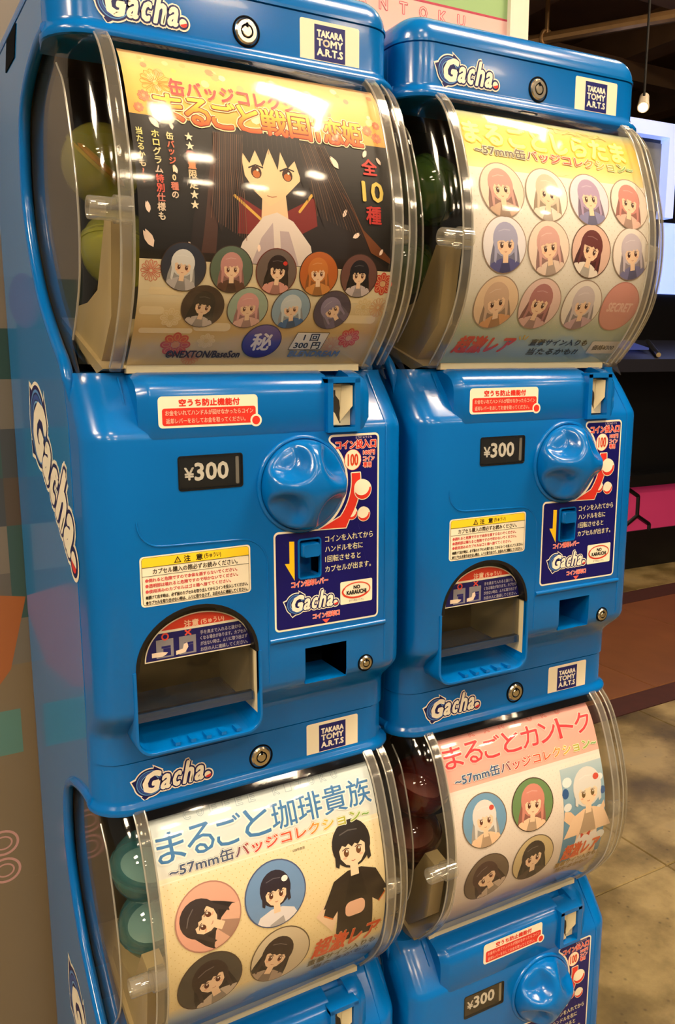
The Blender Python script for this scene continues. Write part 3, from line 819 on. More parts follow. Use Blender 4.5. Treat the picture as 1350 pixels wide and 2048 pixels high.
for x, o, r in ((.1105, -.0014, .0010), (.1205, -.0004, .0009), (.1275, .0, .0008), (.1385, .0060, .0009)):
    b.tube([(x, p.x, p.y) for p in offset_curve(DOME, o)[4:-2]], r, 0, 7)
band(.1105, .1205, -.0026); band(.1300, .1385, .0030); ME['rim_r'] = b.mesh('dome_rim', ['clear_rim', 'clear_band'], 60)
for nm, x0, x1 in (('pin_l', -.1455, -.1150), ('pin_r', .1300, .1120)):
    b = MB(); d = 1 if x1 > x0 else -1
    b.lathe([(.0055, .012*d), (.0055, 0), (.0078, 0), (.0082, .001*d), (.0082, abs(x1-x0)*.62*d), (.0100, abs(x1-x0)*.62*d), (.0100, (x1-x0)), (.0, (x1-x0))], (x0, -.0200 if d > 0 else -.0135, .4035), 'x', 24)
    ME[nm] = b.mesh('hinge_pin', ['clear_pin'], 30)
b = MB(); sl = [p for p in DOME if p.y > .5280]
b.loft([[(x, p.x, p.y) for p in offset_curve(sl, -.0004)] for x in (-.118, .116)], cap0=False, cap1=False, closed=False); ME['lip_shade'] = b.mesh('lip_shade_strip', ['gap'], recalc=False)  # dark strip put in as the shade below the header lip
# --- hopper (cream plastic funnel walls) and dark bin behind
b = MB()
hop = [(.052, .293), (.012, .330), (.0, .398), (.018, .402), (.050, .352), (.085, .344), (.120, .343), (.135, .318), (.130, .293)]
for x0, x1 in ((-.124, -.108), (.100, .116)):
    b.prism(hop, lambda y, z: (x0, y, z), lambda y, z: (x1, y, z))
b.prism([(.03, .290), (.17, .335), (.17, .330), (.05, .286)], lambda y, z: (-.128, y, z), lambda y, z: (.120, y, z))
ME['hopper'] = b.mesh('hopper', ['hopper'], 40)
b = MB(); b.box((-.144, .178, .280), (.138, .184, .548)); b.box((-.144, .05, .546), (.138, .184, .549))
ME['bin'] = b.mesh('bin_wall', ['bin'])
# bottom rail under the display card
b = MB(); b.box((-.110, .027, .2862), (.106, .034, .2925)); ME['rail'] = b.mesh('card_rail', ['cream'])
# --- bead around the side cut-out
DB = spline([(.052, .5405)]+DCURVE[1:-1]+[(.060, .2945), (.050, .280), (.046, .262)], 6)
for nm, x in (('bead_l', XL+.001), ('bead_r', XR-.001)):
    b = MB(); db = DB if x < 0 else DB[:-17]; b.tube([(x, p.x, p.y) for p in db], [.0050]*(len(db)-8)+[.0050*(1-k/8.5) for k in range(8)], 0, 10); ME[nm] = b.mesh('cutout_bead', ['blue'], 60)
# --- cabinet shell
def side_poly():
    pts = [(.062, .580), (YB, .580), (YB, -ZB+.02), (.056, -ZB+.02)]
    for t in (1, 0):
        dz = -t*TIER
        pts += [(.056, dz), (.056, .245+dz), (.066, .284+dz), (.070, .300+dz)]+[(p.x, p.y+dz) for p in reversed(spline(DCURVE[1:-1], 4))]+[(.062, .5385+dz)]
    return pts
b = MB(); sp = side_poly()
b.prism(sp, lambda y, z: (XL, y, z), lambda y, z: (XL+.006, y, z))
b.prism(sp, lambda y, z: (XR, y, z), lambda y, z: (XR-.006, y, z))
b.box((XL+.006, YB-.006, -ZB+.02), (XR-.006, YB, .580))
b.box((XL+.004, .04, -ZB+.02), (XR-.004, YB-.006, -ZB+.03))
cab = b.mesh('cabinet', ['blue_side'], 40)
slot = MB(); slot.prism([(.172, .594), (.233, .598)][:0] or [(.178, .566), (.225, .566), (.240, .548), (.193, .548)], lambda y, z: (XL-.01, y, z), lambda y, z: (XL+.01, y, z))
ME['cabinet'] = cab
b = MB(); b.prism([(.166, .5795), (.214, .5795), (.230, .557), (.182, .557)], lambda y, z: (XL-.0008, y, z), lambda y, z: (XL+.004, y, z)); ME['grip'] = b.mesh('grip_slot', ['gap'])
b = MB(); b.box((XL+.01, .05, -ZB), (XR-.01, YB-.01, -ZB+.0205)); ME['foot'] = b.mesh('base_plinth', ['black'])

def machine(loc, rz, label, lower_refund=None, side_logo=True):
    root = link('capsule_machine', None, None, loc, rz, label=label, cat='vending machine', group='blue capsule toy machines')
    cabo = link('cabinet', ME['cabinet'], root, (0, 0, ZB)); link('base_plinth', ME['foot'], root, (0, 0, ZB))
    link('grip_slot', ME['grip'], cabo)
    link('lid', ME['lid'], root, (0, 0, ZB))
    for t in (0, 1, 2):
        h = link('header_band', ME['header'], root, (0, 0, ZB-t*TIER))
        if ZB-t*TIER+.53 < .12: continue
        link('wordmark_sticker', ME['logo'], h); link('lock', ME['lock'], h, label='round steel tubular lock'); link('maker_sticker', ME['maker'], h)
    for t in (0, 1):
        z = ZB-t*TIER
        if side_logo: link('side_wordmark_sticker', ME['side_logo'], cabo, (0, 0, -t*TIER))
        d = link('dome_cover', ME['dome'], root, (0, 0, z), label='clear bulging plastic cover')
        for k in ('dome_left', 'dome_right'): link('dome_side', ME[k], d)
        for k in ('rim_l', 'rim_r'): link('dome_rim', ME[k], d)
        for k in ('pin_l', 'pin_r'): link('hinge_pin', ME[k], d, label='clear hollow hinge pin')
        link('lip_shade_strip', ME['lip_shade'], d, label='dark strip standing in for the shade under the header lip')
        for k in ('bead_l', 'bead_r'): link('cutout_bead', ME[k], root, (0, 0, z))
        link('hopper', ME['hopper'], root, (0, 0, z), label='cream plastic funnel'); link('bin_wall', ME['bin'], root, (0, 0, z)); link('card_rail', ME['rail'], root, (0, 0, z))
        p = link('front_panel', ME['panel'], root, (0, 0, z))
        for nm, k in (('chute_box', 'chute'), ('chute_frame', 'frame'), ('chute_flap', 'flap'), ('flap_bar', 'flap_bar'), ('chute_gasket', 'gasket'), ('flap_sticker', 'flap_sticker'),
                      ('coin_return', 'coin_return'), ('price_plate', 'price'), ('price_window_frame', 'price_frame'), ('price_window_glass', 'price_glass'), ('dial', 'dial'),
                      ('coin_slot', 'coin_slot'), ('return_lever', 'lever'), ('coin_sticker', 'coin_sticker'), ('warning_sticker', 'warning_sticker'), ('panel_lock', 'panel_lock')):
            link(nm, ME[k], p)
        o = link('refund_sticker', ME['refund_sticker'], p)
        if t == 1 and lower_refund: o.location = lower_refund
    return root
ORIG = [((0, 0, 0), 0.0), ((0.31, -0.00105, 0), -0.02182)]
machine(*ORIG[0], 'blue two-tier capsule toy machine on the left, nearest the camera')
machine(*ORIG[1], 'blue two-tier capsule toy machine on the right, beside the dark arcade floor', (.0395, 0, .0090), False)

# ------------------------------------------------------------------ display cards inside the domes
rnd = random.Random(7)
def T(P, body, x0, v0, x1, v1, *a, **k): return P.text(body, x0, -v1, x1, -v0, *a, **k)   # card text: v runs down
def R_(P, x0, v0, x1, v1, col, layer): P.rect(x0, -v1, x1, -v0, col, layer)
SK = 'f1cfae'
def portrait(P, cx, cy, r, hair, bg, cloth, skin=SK, eye='5a3020', L=0, dx=0.0, dy=0.0, s=1.0, rot=0.0, longh=True, seed=1, accent=None):
    """a plain generic portrait: hair mass, face, fringe, shoulders"""
    g = random.Random(seed); ca, sa = math.cos(math.radians(rot)), math.sin(math.radians(rot))
    def q(pts): return [(cx+r*(dx+s*(x*ca-y*sa)), cy+r*(dy+s*(x*sa+y*ca))) for x, y in pts]
    dark = mixc(hair, '000000', .28); dark = ''.join('%02x' % int(c*255) for c in dark)
    lite = ''.join('%02x' % int(c*255) for c in mixc(hair, 'ffffff', .25))
    shade = ''.join('%02x' % int(c*255) for c in mixc(cloth, '000000', .25))
    blush = ''.join('%02x' % int(c*255) for c in mixc(skin, 'e07a60', .35))
    if longh:
        P.poly(q([(-.50, .25), (-.66, -.35), (-.72, -1.05), (-.2, -1.0), (.2, -1.0), (.72, -1.05), (.62, -.35), (.50, .25)]), dark, L)
    P.poly(q(ell(0, .18, .56, .60, 22)), hair, L+.3)
    P.poly(q([(-.95, -1.25), (-.62, -.62), (-.20, -.46), (.20, -.46), (.62, -.62), (.95, -1.25)]), cloth, L+.6)
    P.poly(q([(-.34, -1.25), (-.14, -.5), (.14, -.5), (.34, -1.25)]), shade, L+.8)
    P.poly(q([(-.12, -.62), (-.11, -.25), (.11, -.25), (.12, -.62)]), skin, L+1.0)
    P.poly(q(ell(0, .06, .40, .40, 18, 0, 180)+[(-.36, -.12), (-.22, -.30), (0, -.40), (.22, -.30), (.36, -.12)]), skin, L+1.3)
    for sg in (-1, 1):
        P.poly(q(ell(sg*.18, -.02, .075, .10, 12)), eye, L+1.6)
        P.poly(q(ell(sg*.18+.02, .02, .025, .03, 8)), 'f4ece0', L+1.9)
        P.line(q([(sg*.28, .06), (sg*.18, .10), (sg*.09, .07)]), .022*r*s, dark, L+1.9)
        P.poly(q(ell(sg*.24, -.14, .06, .03, 10)), blush, L+1.6)
    P.line(q([(-.05, -.24), (0, -.255), (.05, -.24)]), .018*r*s, 'b05a48', L+1.6)
    k = 5; top = [(.46*math.cos(math.pi*i/10), .14+.52*math.sin(math.pi*i/10)) for i in range(11)]
    zig = []
    for i in range(k):
        x = -.46+.92*i/k
        zig += [(x, .20-.06*g.random()), (x+.46/k*1.0, .05+.10*g.random())]
    zig[0] = (-.47, -.05)
    P.poly(q(top+zig+[(.44, -.02)]), hair, L+2.2)
    P.line(q([(-.30, .46), (-.05, .52), (.2, .49)]), .03*r*s, lite, L+2.5)
    for sg in (-1, 1):
        P.poly(q([(sg*.40, .25), (sg*.50, .1), (sg*.52, -.55 if longh else -.28), (sg*.43, -.62 if longh else -.34), (sg*.36, -.1)]), hair, L+2.2)
    if accent: P.poly(q(ell(.36, .42, .12, .10, 10)), accent, L+2.8)
BADGES = []
def badge(card, cx, v, r, bg, rim='4a3424', pic=None, **kw):
    P = Print(); cy = -v
    P.poly(ell(cx, cy, r, r, 36), rim, 0)
    P.set_clip(ell(cx, cy, r*.965, r*.965, 32))
    P.poly(ell(cx, cy, r*.96, r*.96, 36), bg, .4)
    if pic: pic(P, cx, cy, r)
    else: portrait(P, cx, cy, r, bg=bg, L=.8, **kw)
    P.set_clip(None)
    me = P.mesh('badge_picture', lambda u, w, l: card_map(u, w, l+6), 'print_card', STEP)
    link('badge_picture', me, card)
def petal(P, x, v, s, rot, c='f6dccb', l=4):
    ca, sa = math.cos(math.radians(rot)), math.sin(math.radians(rot))
    pts = [(0, -1), (.42, -.45), (.48, .1), (.28, .72), (.12, 1.0), (0, .72), (-.14, .98), (-.34, .6), (-.46, .1), (-.36, -.5)]
    P.poly([(x+s*(a*ca-b_*sa), -v+s*(a*sa+b_*ca)) for a, b_ in pts], c, l)
def mum(P, x, v, r, c, l=4, n=14, w=.35):
    for k in range(n):
        a = 2*math.pi*k/n
        P.line([(x+r*.22*math.cos(a), -v+r*.22*math.sin(a)), (x+r*.9*math.cos(a-.17), -v+r*.9*math.sin(a-.17)), (x+r*math.cos(a), -v+r*math.sin(a)), (x+r*.9*math.cos(a+.17), -v+r*.9*math.sin(a+.17))], w, c, l, True)
    P.line(ell(x, -v, r*.2, r*.2, 10), w, c, l, True)
def plum(P, x, v, r, c, c2, l=4):
    for k in range(8):
        a = 2*math.pi*k/8
        P.poly(ell(x+r*.62*math.cos(a), -v+r*.62*math.sin(a), r*.36, r*.30, 12, rot=math.degrees(a)), c, l)
        P.line(ell(x+r*.6*math.cos(a), -v+r*.6*math.sin(a), r*.24, r*.15, 10, rot=math.degrees(a)), r*.05, c2, l+1, True)
    P.poly(ell(x, -v, r*.25), c2, l+1)
def cloud(P, x0, x1, v, h, c, l=1):
    P.poly(rrect(x0, -v-h/2, x1, -v+h/2, h/2-.01), c, l)
def dots(P, x0, x1, v0, v1, step, c, l=1, r=.45):
    i = 0; v = v0
    while v < v1:
        x = x0+(step/2 if i % 2 else 0)
        while x < x1:
            P._face(ell(x, -v, r, r, 6), c, l); x += step
        v += step*.55; i += 1
def make_card(P, label, m, t):
    me = P.mesh('display_card', card_map, 'print_card', STEP)
    (x, y, z), rz = ORIG[m]
    return link('display_card', me, None, (x, y, ZB-t*TIER), rz, label=label, cat='poster', group='curved display cards behind the clear covers')
RAINBOW = lambda x0, x1: hgrad([(x0, '5a4a5a'), (x0+(x1-x0)*.30, '5a4a5a'), (x0+(x1-x0)*.42, 'd8483c'), (x0+(x1-x0)*.62, 'e86a3a'), (x0+(x1-x0)*.78, 'e8b83c'), (x0+(x1-x0)*.9, 'a8b848'), (x1, '88b868')])
def subtitle(P, x0, x1, v0, v1, first=None, l=4, fill='f6efe0'):
    st = [(x0, first or '54525e'), (x0+(x1-x0)*.28, first or '54525e'), (x0+(x1-x0)*.40, 'cf4038'), (x0+(x1-x0)*.62, 'e2603a'), (x0+(x1-x0)*.76, 'e0b040'), (x0+(x1-x0)*.9, '9cb048'), (x1, '7cae62')]
    c = hgrad(st)
    P.text('~57mm缶バッジコレクション~', x0, -v1, x1, -v0, c, l, bold=.30, outline=(fill, .9), glow=(c, 1.15))

# --- upper left: dark and gold card
P = Print()
R_(P, -108, 20, 115, 77.4, lambda x, y: mixc(''.join('%02x' % int(c*255) for c in vgrad([(-77, 'efb24a'), (-58, 'f4cc5c'), (-40, 'f6d878'), (-22, 'e8c890')])(x, y)), 'e0906a', .45*max(0, abs(x)/115-.55)), 0)
R_(P, -108, 77.4, 115, 182.5, '17120f', 0)
R_(P, -108, 182.5, 115, 277, vgrad([(-277, 'cdbd98'), (-252, 'd2bd90'), (-240, 'd2b070'), (-226, 'd8bf8a'), (-210, 'e4d8b8'), (-183, 'e0d2b0')]), 0)
for k in range(46):
    x, v = rnd.uniform(-106, 113), rnd.uniform(24, 75)
    P.poly(ell(x, -v, rnd.uniform(1.5, 4.5), None, 8), rnd.choice(['f8e09a', 'f0b878', 'e89a72', 'f6d070', 'f8e8b8']), 1+k*.01)
for x, v, r in ((-95, 62, 5), (-88, 70, 6), (-100, 72, 4), (106, 70, 5), (98, 64, 5), (108, 58, 4)): plum(P, x, v, r, 'e2805c', 'f0b080', 2)
mum(P, -84, 49.5, 12, 'c89030', 2.2)
T(P, '缶バッジコレクション', -74, 44, 60, 58, 'c8504a', 3, bold=.5, outline=('f6d890', .8))
ti = vgrad([(-80, 'e0561e'), (-72, 'ee8a24'), (-64, 'f6c83a'), (-58, 'f8dc60')])
for s_, x0, x1 in (('ま', -88, -66), ('る', -64.5, -44.5), ('ご', -43, -23), ('と', -21.5, -3), ('戦', -1.5, 21), ('国', 23, 42), ('†', 44, 53), ('恋', 54.5, 72), ('姫', 73, 91)):
    T(P, s_, x0, 58.5, x1, 80.5, ti, 4, bold=.55, outline=('8a2a14', 1.3), glow=('f3e2b0', 2.2))
# plain dark-haired figure
def fig_a(P):
    L = 2
    P.poly([(-70, -182), (-66, -150), (-52, -110), (-40, -80), (50, -80), (58, -105), (78, -140), (92, -170), (112, -182)], '241a18', L)
    P.poly([(92, -168), (70, -128), (62, -118), (84, -150), (112, -172), (112, -176)], '6e3c1c', L+.4)
    P.poly([(-60, -176), (-52, -120), (-43, -84), (-36, -84), (-44, -122), (-48, -176)], '4a2f26', L+.4)
    P.poly([(-48, -150), (-34, -128), (-14, -134), (-22, -182), (-50, -182)], '1d1410', L+.5)
    P.poly([(-30, -160), (-28, -132), (-8, -142), (-4, -160)], '7c2420', L+.8); P.poly([(10, -142), (38, -128), (40, -150), (20, -160)], '7c2420', L+.8)
    P.line([(-32, -132), (-8, -150)], 2.2, 'd8a848', L+1.1); P.line([(36, -126), (24, -140)], 2.2, 'd8a848', L+1.1)
    P.poly([(-10, -150), (-8, -126), (12, -126), (14, -150)], 'e8c49c', L+1.1)
    P.poly([(-32, -182), (-26, -166), (-8, -146), (4, -142), (18, -148), (34, -166), (38, -182)], 'ddd0c8', L+1.4)
    for pts in ([(-18, -182), (-10, -162), (0, -150), (2, -182)], [(8, -182), (6, -156), (14, -156), (24, -182)]): P.poly(pts, 'b9a8ac', L+1.7)
    P.poly(ell(2, -106, 25, 24, 18, 0, 180)+[(-22, -116), (-14, -128), (-2, -138), (12, -129), (26, -116)], 'f0c89c', L+2)
    for ex in (-12, 15):
        P.poly(ell(ex, -112.5, 4.6, 5.0, 14), '3a1a10', L+2.3); P.poly(ell(ex, -114, 3.2, 3.0, 12), 'b8662a', L+2.6); P.poly(ell(ex+1.2, -110.8, 1.0, 1.0, 8), 'f6e8d8', L+2.9)
        P.line([(ex-6, -109.5), (ex, -106.8), (ex+6, -108.5)], 1.2, '1c120e', L+2.6)
    P.line([(-4, -130), (0, -130.8), (4, -130)], .6, '9a5a40', L+2.4)
    P.poly([(-28, -128), (-30, -100), (-22, -80), (30, -80), (36, -104), (32, -132), (26, -112), (23, -100), (16, -107), (11, -94), (7, -109), (1, -92), (-6, -108), (-11, -95), (-17, -106), (-22, -98)], '1e1614', L+3.2)
    P.poly([(-40, -84), (-52, -140), (-44, -160), (-32, -130), (-27, -96), (-18, -82)], '2a1e1a', L+3.5); P.poly([(44, -84), (54, -130), (46, -150), (34, -120), (28, -92)], '2a1e1a', L+3.5)
    for k in range(16):
        x0 = -44+k*1.6; P.line([(x0, -84), (x0-3-k*.1, -112), (x0-8+k*.35, -150-k)], .45, '5a4034' if k % 3 else '7a5640', L+3.8)
        x1 = 34+k*1.5; P.line([(x1-4, -84), (x1+2+k*.3, -112), (x1+6+k*1.6, -142-k)], .45, '4a352c' if k % 3 else '6e4e38', L+3.8)
    for k in range(12): P.line([(-20+k*4.2, -82), (-21+k*4.3, -92-(k*7) % 6)], .4, '3f302c', L+3.8)
fig_a(P)
def column(P, body, x, v0, v1, cols, h=None, l=6):
    n = len(body); st = (v1-v0)/n
    for i, ch in enumerate(body):
        a, b_, c, d = glyphs(ch)[3]; fs = st*.98
        w_, h__ = (c-a)*fs, (d-b_)*fs; w_ = min(w_, st*.95); h__ = min(h__, st*.92)
        cy = v0+st*(i+.5)
        T(P, ch, x-w_/2, cy-h__/2, x+w_/2, cy+h__/2, cols[i] if isinstance(cols, list) else cols, l, bold=.18)
column(P, '★★数量限定★★', -64.5, 87, 145, ['e8dcc0']*2+['d8584a', 'd88a5a', 'e0c8a0', 'e0c8a0']+['e8dcc0']*2)
column(P, '缶バッジ10種の', -79.5, 89, 139, ['e2cf9a', 'd86a4c', 'd86a4c', 'd86a4c', 'e8d4a8', 'e8d4a8', 'd8806a', 'e0c8b0'])
column(P, 'ホログラム特別仕様も', -90.6, 88.5, 155, ['d8cf7a', 'd8cf7a', 'd8cf9a', 'd8cfa0', 'd8c0b0', 'd85848', 'd85848', 'd88070', 'e0c8b0', 'e8d8c0'])
column(P, '当たるかも?!', -102.6, 88, 130, ['d8d488', 'd8d488', 'd8d08a', 'd8cc90', 'dcc8a0', 'e08a70', 'e0a080'])
for x, v, s_, r_ in ((-90, 83, 5, 40), (-77, 84, 3, 10), (-78, 117, 3.4, 20), (-101, 146, 4.2, 10), (-101, 168, 7, 30), (-70, 172, 3.5, -5), (60, 97, 6, 35), (91, 86, 4, -30), (104, 91, 3.6, 30), (66, 138, 3.6, -30), (77, 155, 4, -60), (102, 167, 3, -30), (-12, 170, 3, 0)):
    petal(P, x, v, s_, r_)
T(P, '全', 86.5, 90.5, 101, 104, 'c8342a', 6, bold=.4); T(P, '10', 84.5, 110, 104.5, 126.5, 'd8bd5a', 6, bold=.5); T(P, '種', 87, 130.5, 101.5, 144.5, 'b8302a', 6, bold=.4)
for x0, x1, v, h in ((-100, -72, 206, 6), (-106, -86, 222, 7), (60, 100, 208, 5), (-60, -28, 236, 8), (70, 108, 226, 8), (-20, 10, 200, 6), (-104, -60, 240, 5)): cloud(P, x0, x1, v, h, 'ead9b2')
for x, v, r in ((-80, 228, 9), (92, 214, 9), (-46, 250, 8)): plum(P, x, v, r, 'e6d3a8', 'ddc48e', 1.5)
plum(P, -71.5, 254, 13, 'c8503a', 'd8955a', 3); plum(P, 87.5, 245.5, 11, 'd04a34', 'e0a878', 3); plum(P, 113-6, 193, 10, 'cc4030', 'dfb080', 3)
mum(P, 72, 255, 11, 'd8906a', 2.2); mum(P, -103+4, 191, 8, 'd0705a', 2.2, 12, .5); mum(P, 107, 214, 9, 'dda070', 2.2); mum(P, -56, 268, 8, 'd0705a', 2.2)
T(P, '©NEXTON/BaseSon', -78, 259.6, -12.5, 267.6, '30202a', 6, bold=.3, shear=.1)
T(P, 'BLENDREAM', 33, 260.0, 84, 266.4, '6a86b4', 6, bold=.35, shear=.2)
bx = [(31, -258.6), (35.0, -239.8), (66, -239.8), (62.5, -258.6)]
P.poly(bx, 'efe6d0', 5); P.line(bx, .5, '2a2018', 6, True)
T(P, '1 回', 42.5, 241.2, 57.0, 248.6, '2a2018', 6, bold=.25); T(P, '300 円', 35.5, 250.2, 60.5, 257.4, '2a2018', 6, bold=.25)
CA = make_card(P, 'dark and gold badge display card in the upper left dome, long-haired portrait above nine badges', 0, 0)
for i, (x, bg, hair, cl) in enumerate(((-73.7, '2c3242', 'd8d8d8', 'b8b4b8'), (-34.6, '5a6a5a', 'c08a86', '5a3a30'), (4.3, '6a5a54', '2a1c1c', 'd89a90'), (43.2, 'b8622a', 'c87838', 'd08a48'), (82.0, '6a4640', '1d1a22', 'c8bcc0'))):
    badge(CA, x, 187.3, 18.3, bg, hair=hair, cloth=cl, seed=i, dx=.05*(i % 3-1), rot=(i*7) % 11-5, s=.92, rim='6a2418' if i in (2,) else '3c2a22', accent='c8342a' if i == 2 else None)
for i, (x, bg, hair, cl) in enumerate(((-55.2, '3a2a24', '1f1716', 'cbbfb8'), (-16.8, '9ab0a0', 'd8a0a0', 'e0b4a8'), (22.4, '8aa8c0', 'c8d4dc', '3a6aa0'), (61.8, '4a4258', '8a80a0', '6a6080'))):
    badge(CA, x, 218.0, 18.0, bg, hair=hair, cloth=cl, seed=10+i, rot=(-8, 6, 12, 40)[i], s=.95)
def hi(P, cx, cy, r):
    P.poly(ell(cx, cy, r*.95, r*.95, 30), vgrad([(cy-r, '2a1f8c'), (cy+r, '6a5a9c')]), .8)
    P.text('秘', cx-r*.5, cy-r*.5, cx+r*.5, cy+r*.5, 'e8e0e4', 1.2, bold=.5)
badge(CA, 3.7, 250.1, 18.0, '3a2f8a', rim='2a1a50', pic=hi)

# --- upper right: pale card with twelve badges
P = Print()
R_(P, -108, 22, 119, 83, vgrad([(-83, 'f3dca0'), (-60, 'f0d060'), (-45, 'eec83c'), (-36, 'd8b840'), (-22, '9aa890')]), 0)
R_(P, -108, 83, 119, 277, vgrad([(-277, '9ab8cc'), (-250, 'aec2bc'), (-232, 'b6c2a6'), (-215, 'd2d2c4'), (-180, 'e6e0d6'), (-83, 'efe8de')]), 0)
dots(P, -104, 116, 90, 232, 7.5, 'd8ccb8', 1, .5)
T(P, 'まるごとしらたま', -104, 35.5, 99, 58, 'f8ee8c', 3, bold=1.0, outline=('f0d028', 2.0))
P.text('SHIRATAMA', -70, -34, 80, -27, 'c8b860', 3, bold=.3)
subtitle(P, -96, 105, 59.5, 69.5, '6a5a4c', fill='f8f0c8')
T(P, '超激レア', -101, 241.5, -28, 262, 'd4482c', 5, bold=.9, shear=.2, outline=('e8c8a0', .8)); 
for a in (60, 90, 125): P.seg((-20+5*math.cos(math.radians(a)), -250+5*math.sin(math.radians(a))), (-20+10*math.cos(math.radians(a)), -250+10*math.sin(math.radians(a))), 1.4, 'd8b040', 4)
T(P, '直筆サイン入りも', -8.5, 244.6, 71, 252.8, '4a4428', 5, bold=.3, shear=.15); T(P, '当たるかも?!', -5, 256.5, 64, 265.0, '4a4428', 5, bold=.3, shear=.15)
P.poly(rrect(77, -263.5, 117, -246.5, 2), 'e4dccc', 5); T(P, '価格¥300', 82, 251.5, 113, 258.5, '6a6458', 6, bold=.3)
CB = make_card(P, 'pale cream badge display card in the upper right dome, four columns of three badges', 1, 0)
hb = ['c89a90', 'd8c0a8', 'b098b8', 'cf8a80', 'a8a8c8', 'd8a8a0', '6a3434', 'c8bcc8', 'd0b098', 'b07878', 'd0c4c8']
bgs = ['e8d4c0', 'efe6da', 'dfd6e4', 'efe0d4', 'e8e4ea', 'ecd8c8', 'dcb8a8', 'eae0d8', 'e4c8a8', 'e2c4bc', 'eae2d8']
for i in range(12):
    x = (-72.0, -18.0, 37.0, 92.0)[i % 4]; v = (102.5, 152.5, 206)[i//4]
    rr = 26.2
    if i == 11:
        def sec(P, cx, cy, r):
            P.poly(ell(cx, cy, r*.95), 'd89a90', .8); P.text('SECRET', cx-r*.66, cy-r*.17, cx+r*.66, cy+r*.17, 'e8c0b4', 1.2, bold=.5, shear=.15)
        badge(CB, 90.0, v, 26.2, 'd89a90', rim='c08478', pic=sec)
    else:
        badge(CB, x, v, rr, bgs[i], hair=hb[i], cloth=('c8a890', 'e8d8c8', '8a88b0', 'e0b8a8', '5a5a90', 'e8d0c0', 'efe4d8', '7a78a0', 'd8a070', 'd8b0a8', 'c8a8b0')[i], seed=30+i, rot=(5, -6, 3, -10, 4, 12, -14, 10, 16, -6, 8)[i], s=1.0, rim='a08a78' if i != 6 else '6a5040', eye='4a2a24', dx=.04*((i*5) % 3-1))

# --- lower left: cream card, pale blue head
P = Print()
R_(P, -112, 14, 112, 70, vgrad([(-70, 'dfe0d8'), (-40, 'cdd8dc'), (-14, 'c4d2d4')]), 0)
R_(P, -112, 70, 112, 240, vgrad([(-240, 'e2cf9e'), (-150, 'ead6a4'), (-80, 'ecdcb4'), (-70, 'efe6cc')]), 0)
R_(P, -112, 196, 112, 277, vgrad([(-277, '5878a8'), (-225, '6a8ac0'), (-210, 'a8b8cc'), (-196, 'e0d0a6')]), .3)
dots(P, -108, 108, 76, 196, 7.0, 'd8bd80', 1, .55)
for i, ch in enumerate('COFFEE KIZOKU'):
    if ch != ' ': x = -80+i*12.6; T(P, ch, x, 19.5, x+6.0, 27, 'cdd8dc', 2, outline=('93a9b4', .5))
for i, ch in enumerate('まるごと珈琲貴族'):
    x = -109+i*27.4; T(P, ch, x, 33, x+25.2, 58, '3f78b0', 4, bold=.25, glow=('e6ece8', 1.6))
subtitle(P, -101, 102, 60.5, 71, '4a5a78')
R_(P, -112, 73.5, 112, 74.6, 'f4ecd8', 2)
def fig_c(P):
    L = 3
    P.poly([(34, -150), (48, -136), (60, -128), (60, -152), (52, -172)], 'eed0ae', L); P.poly([(112, -158), (104, -142), (92, -128), (92, -150)], 'eed0ae', L)
    P.poly([(56, -190), (58, -132), (68, -126), (86, -126), (96, -132), (98, -190)], '2a211c', L+.3)
    P.poly([(58, -132), (46, -138), (42, -152), (52, -158), (60, -148)], '2a211c', L+.3); P.poly([(94, -132), (106, -136), (111, -148), (104, -156), (94, -148)], '2a211c', L+.3)
    P.line([(43, -152), (52, -158)], 1.4, 'd07030', L+.6); P.line([(111, -148), (104, -156)], 1.4, 'd07030', L+.6)
    P.poly(rrect(66, -162, 88, -146, 6), 'e8b89c', L+.6)
    portrait(P, 78, -97, 38, '2a2422', None, '2a211c', 'f2d4b4', '6a4428', L=L+.8, s=1.0, longh=False, seed=77)
fig_c(P)
T(P, '©珈琲貴族', 16, 79, 29, 81.6, '4a4438', 3)
P.set_clip(None)
T(P, '超激レア', 31, 176, 108, 198, 'd8582c', 9, bold=.8, shear=.2, outline=('ecc89c', .9))
T(P, '直筆サイン入りも', 28, 200, 106, 208.5, '5a5032', 9, bold=.3, shear=.15); T(P, '当たるかも?!', 36, 211, 100, 219, '4a4a50', 9, bold=.3, shear=.15)
for x, v in ((100, 178), (108, 182), (104, 190)):
    P.seg((x, -v-3), (x, -v+3), .8, 'b89850', 4); P.seg((x-2, -v), (x+2, -v), .8, 'b89850', 4)
CC = make_card(P, 'cream badge display card with pale blue heading in the lower left dome', 0, 1)
badge(CC, -71.5, 113.2, 31, 'e2a894', rim='b08070', hair='3a3030', cloth='e0b098', seed=51, rot=60, dx=-.12, dy=-.05, s=1.0)
badge(CC, -6.0, 113.0, 31, '6f94c4', rim='4a5a80', hair='2c2430', cloth='e4e0e4', seed=52, s=.9, longh=False, accent='eeeae8')
badge(CC, -3.0, 177.2, 31, 'cfc0a4', rim='6a5a44', hair='3a2e2a', cloth='b09a88', seed=53, rot=-24, dx=-.18, s=.95)
badge(CC, -72.6, 176.8, 31, '4a443c', rim='4a3a30', hair='3a2c28', cloth='c8b8a8', seed=54, rot=18, dx=.05, s=1.0)

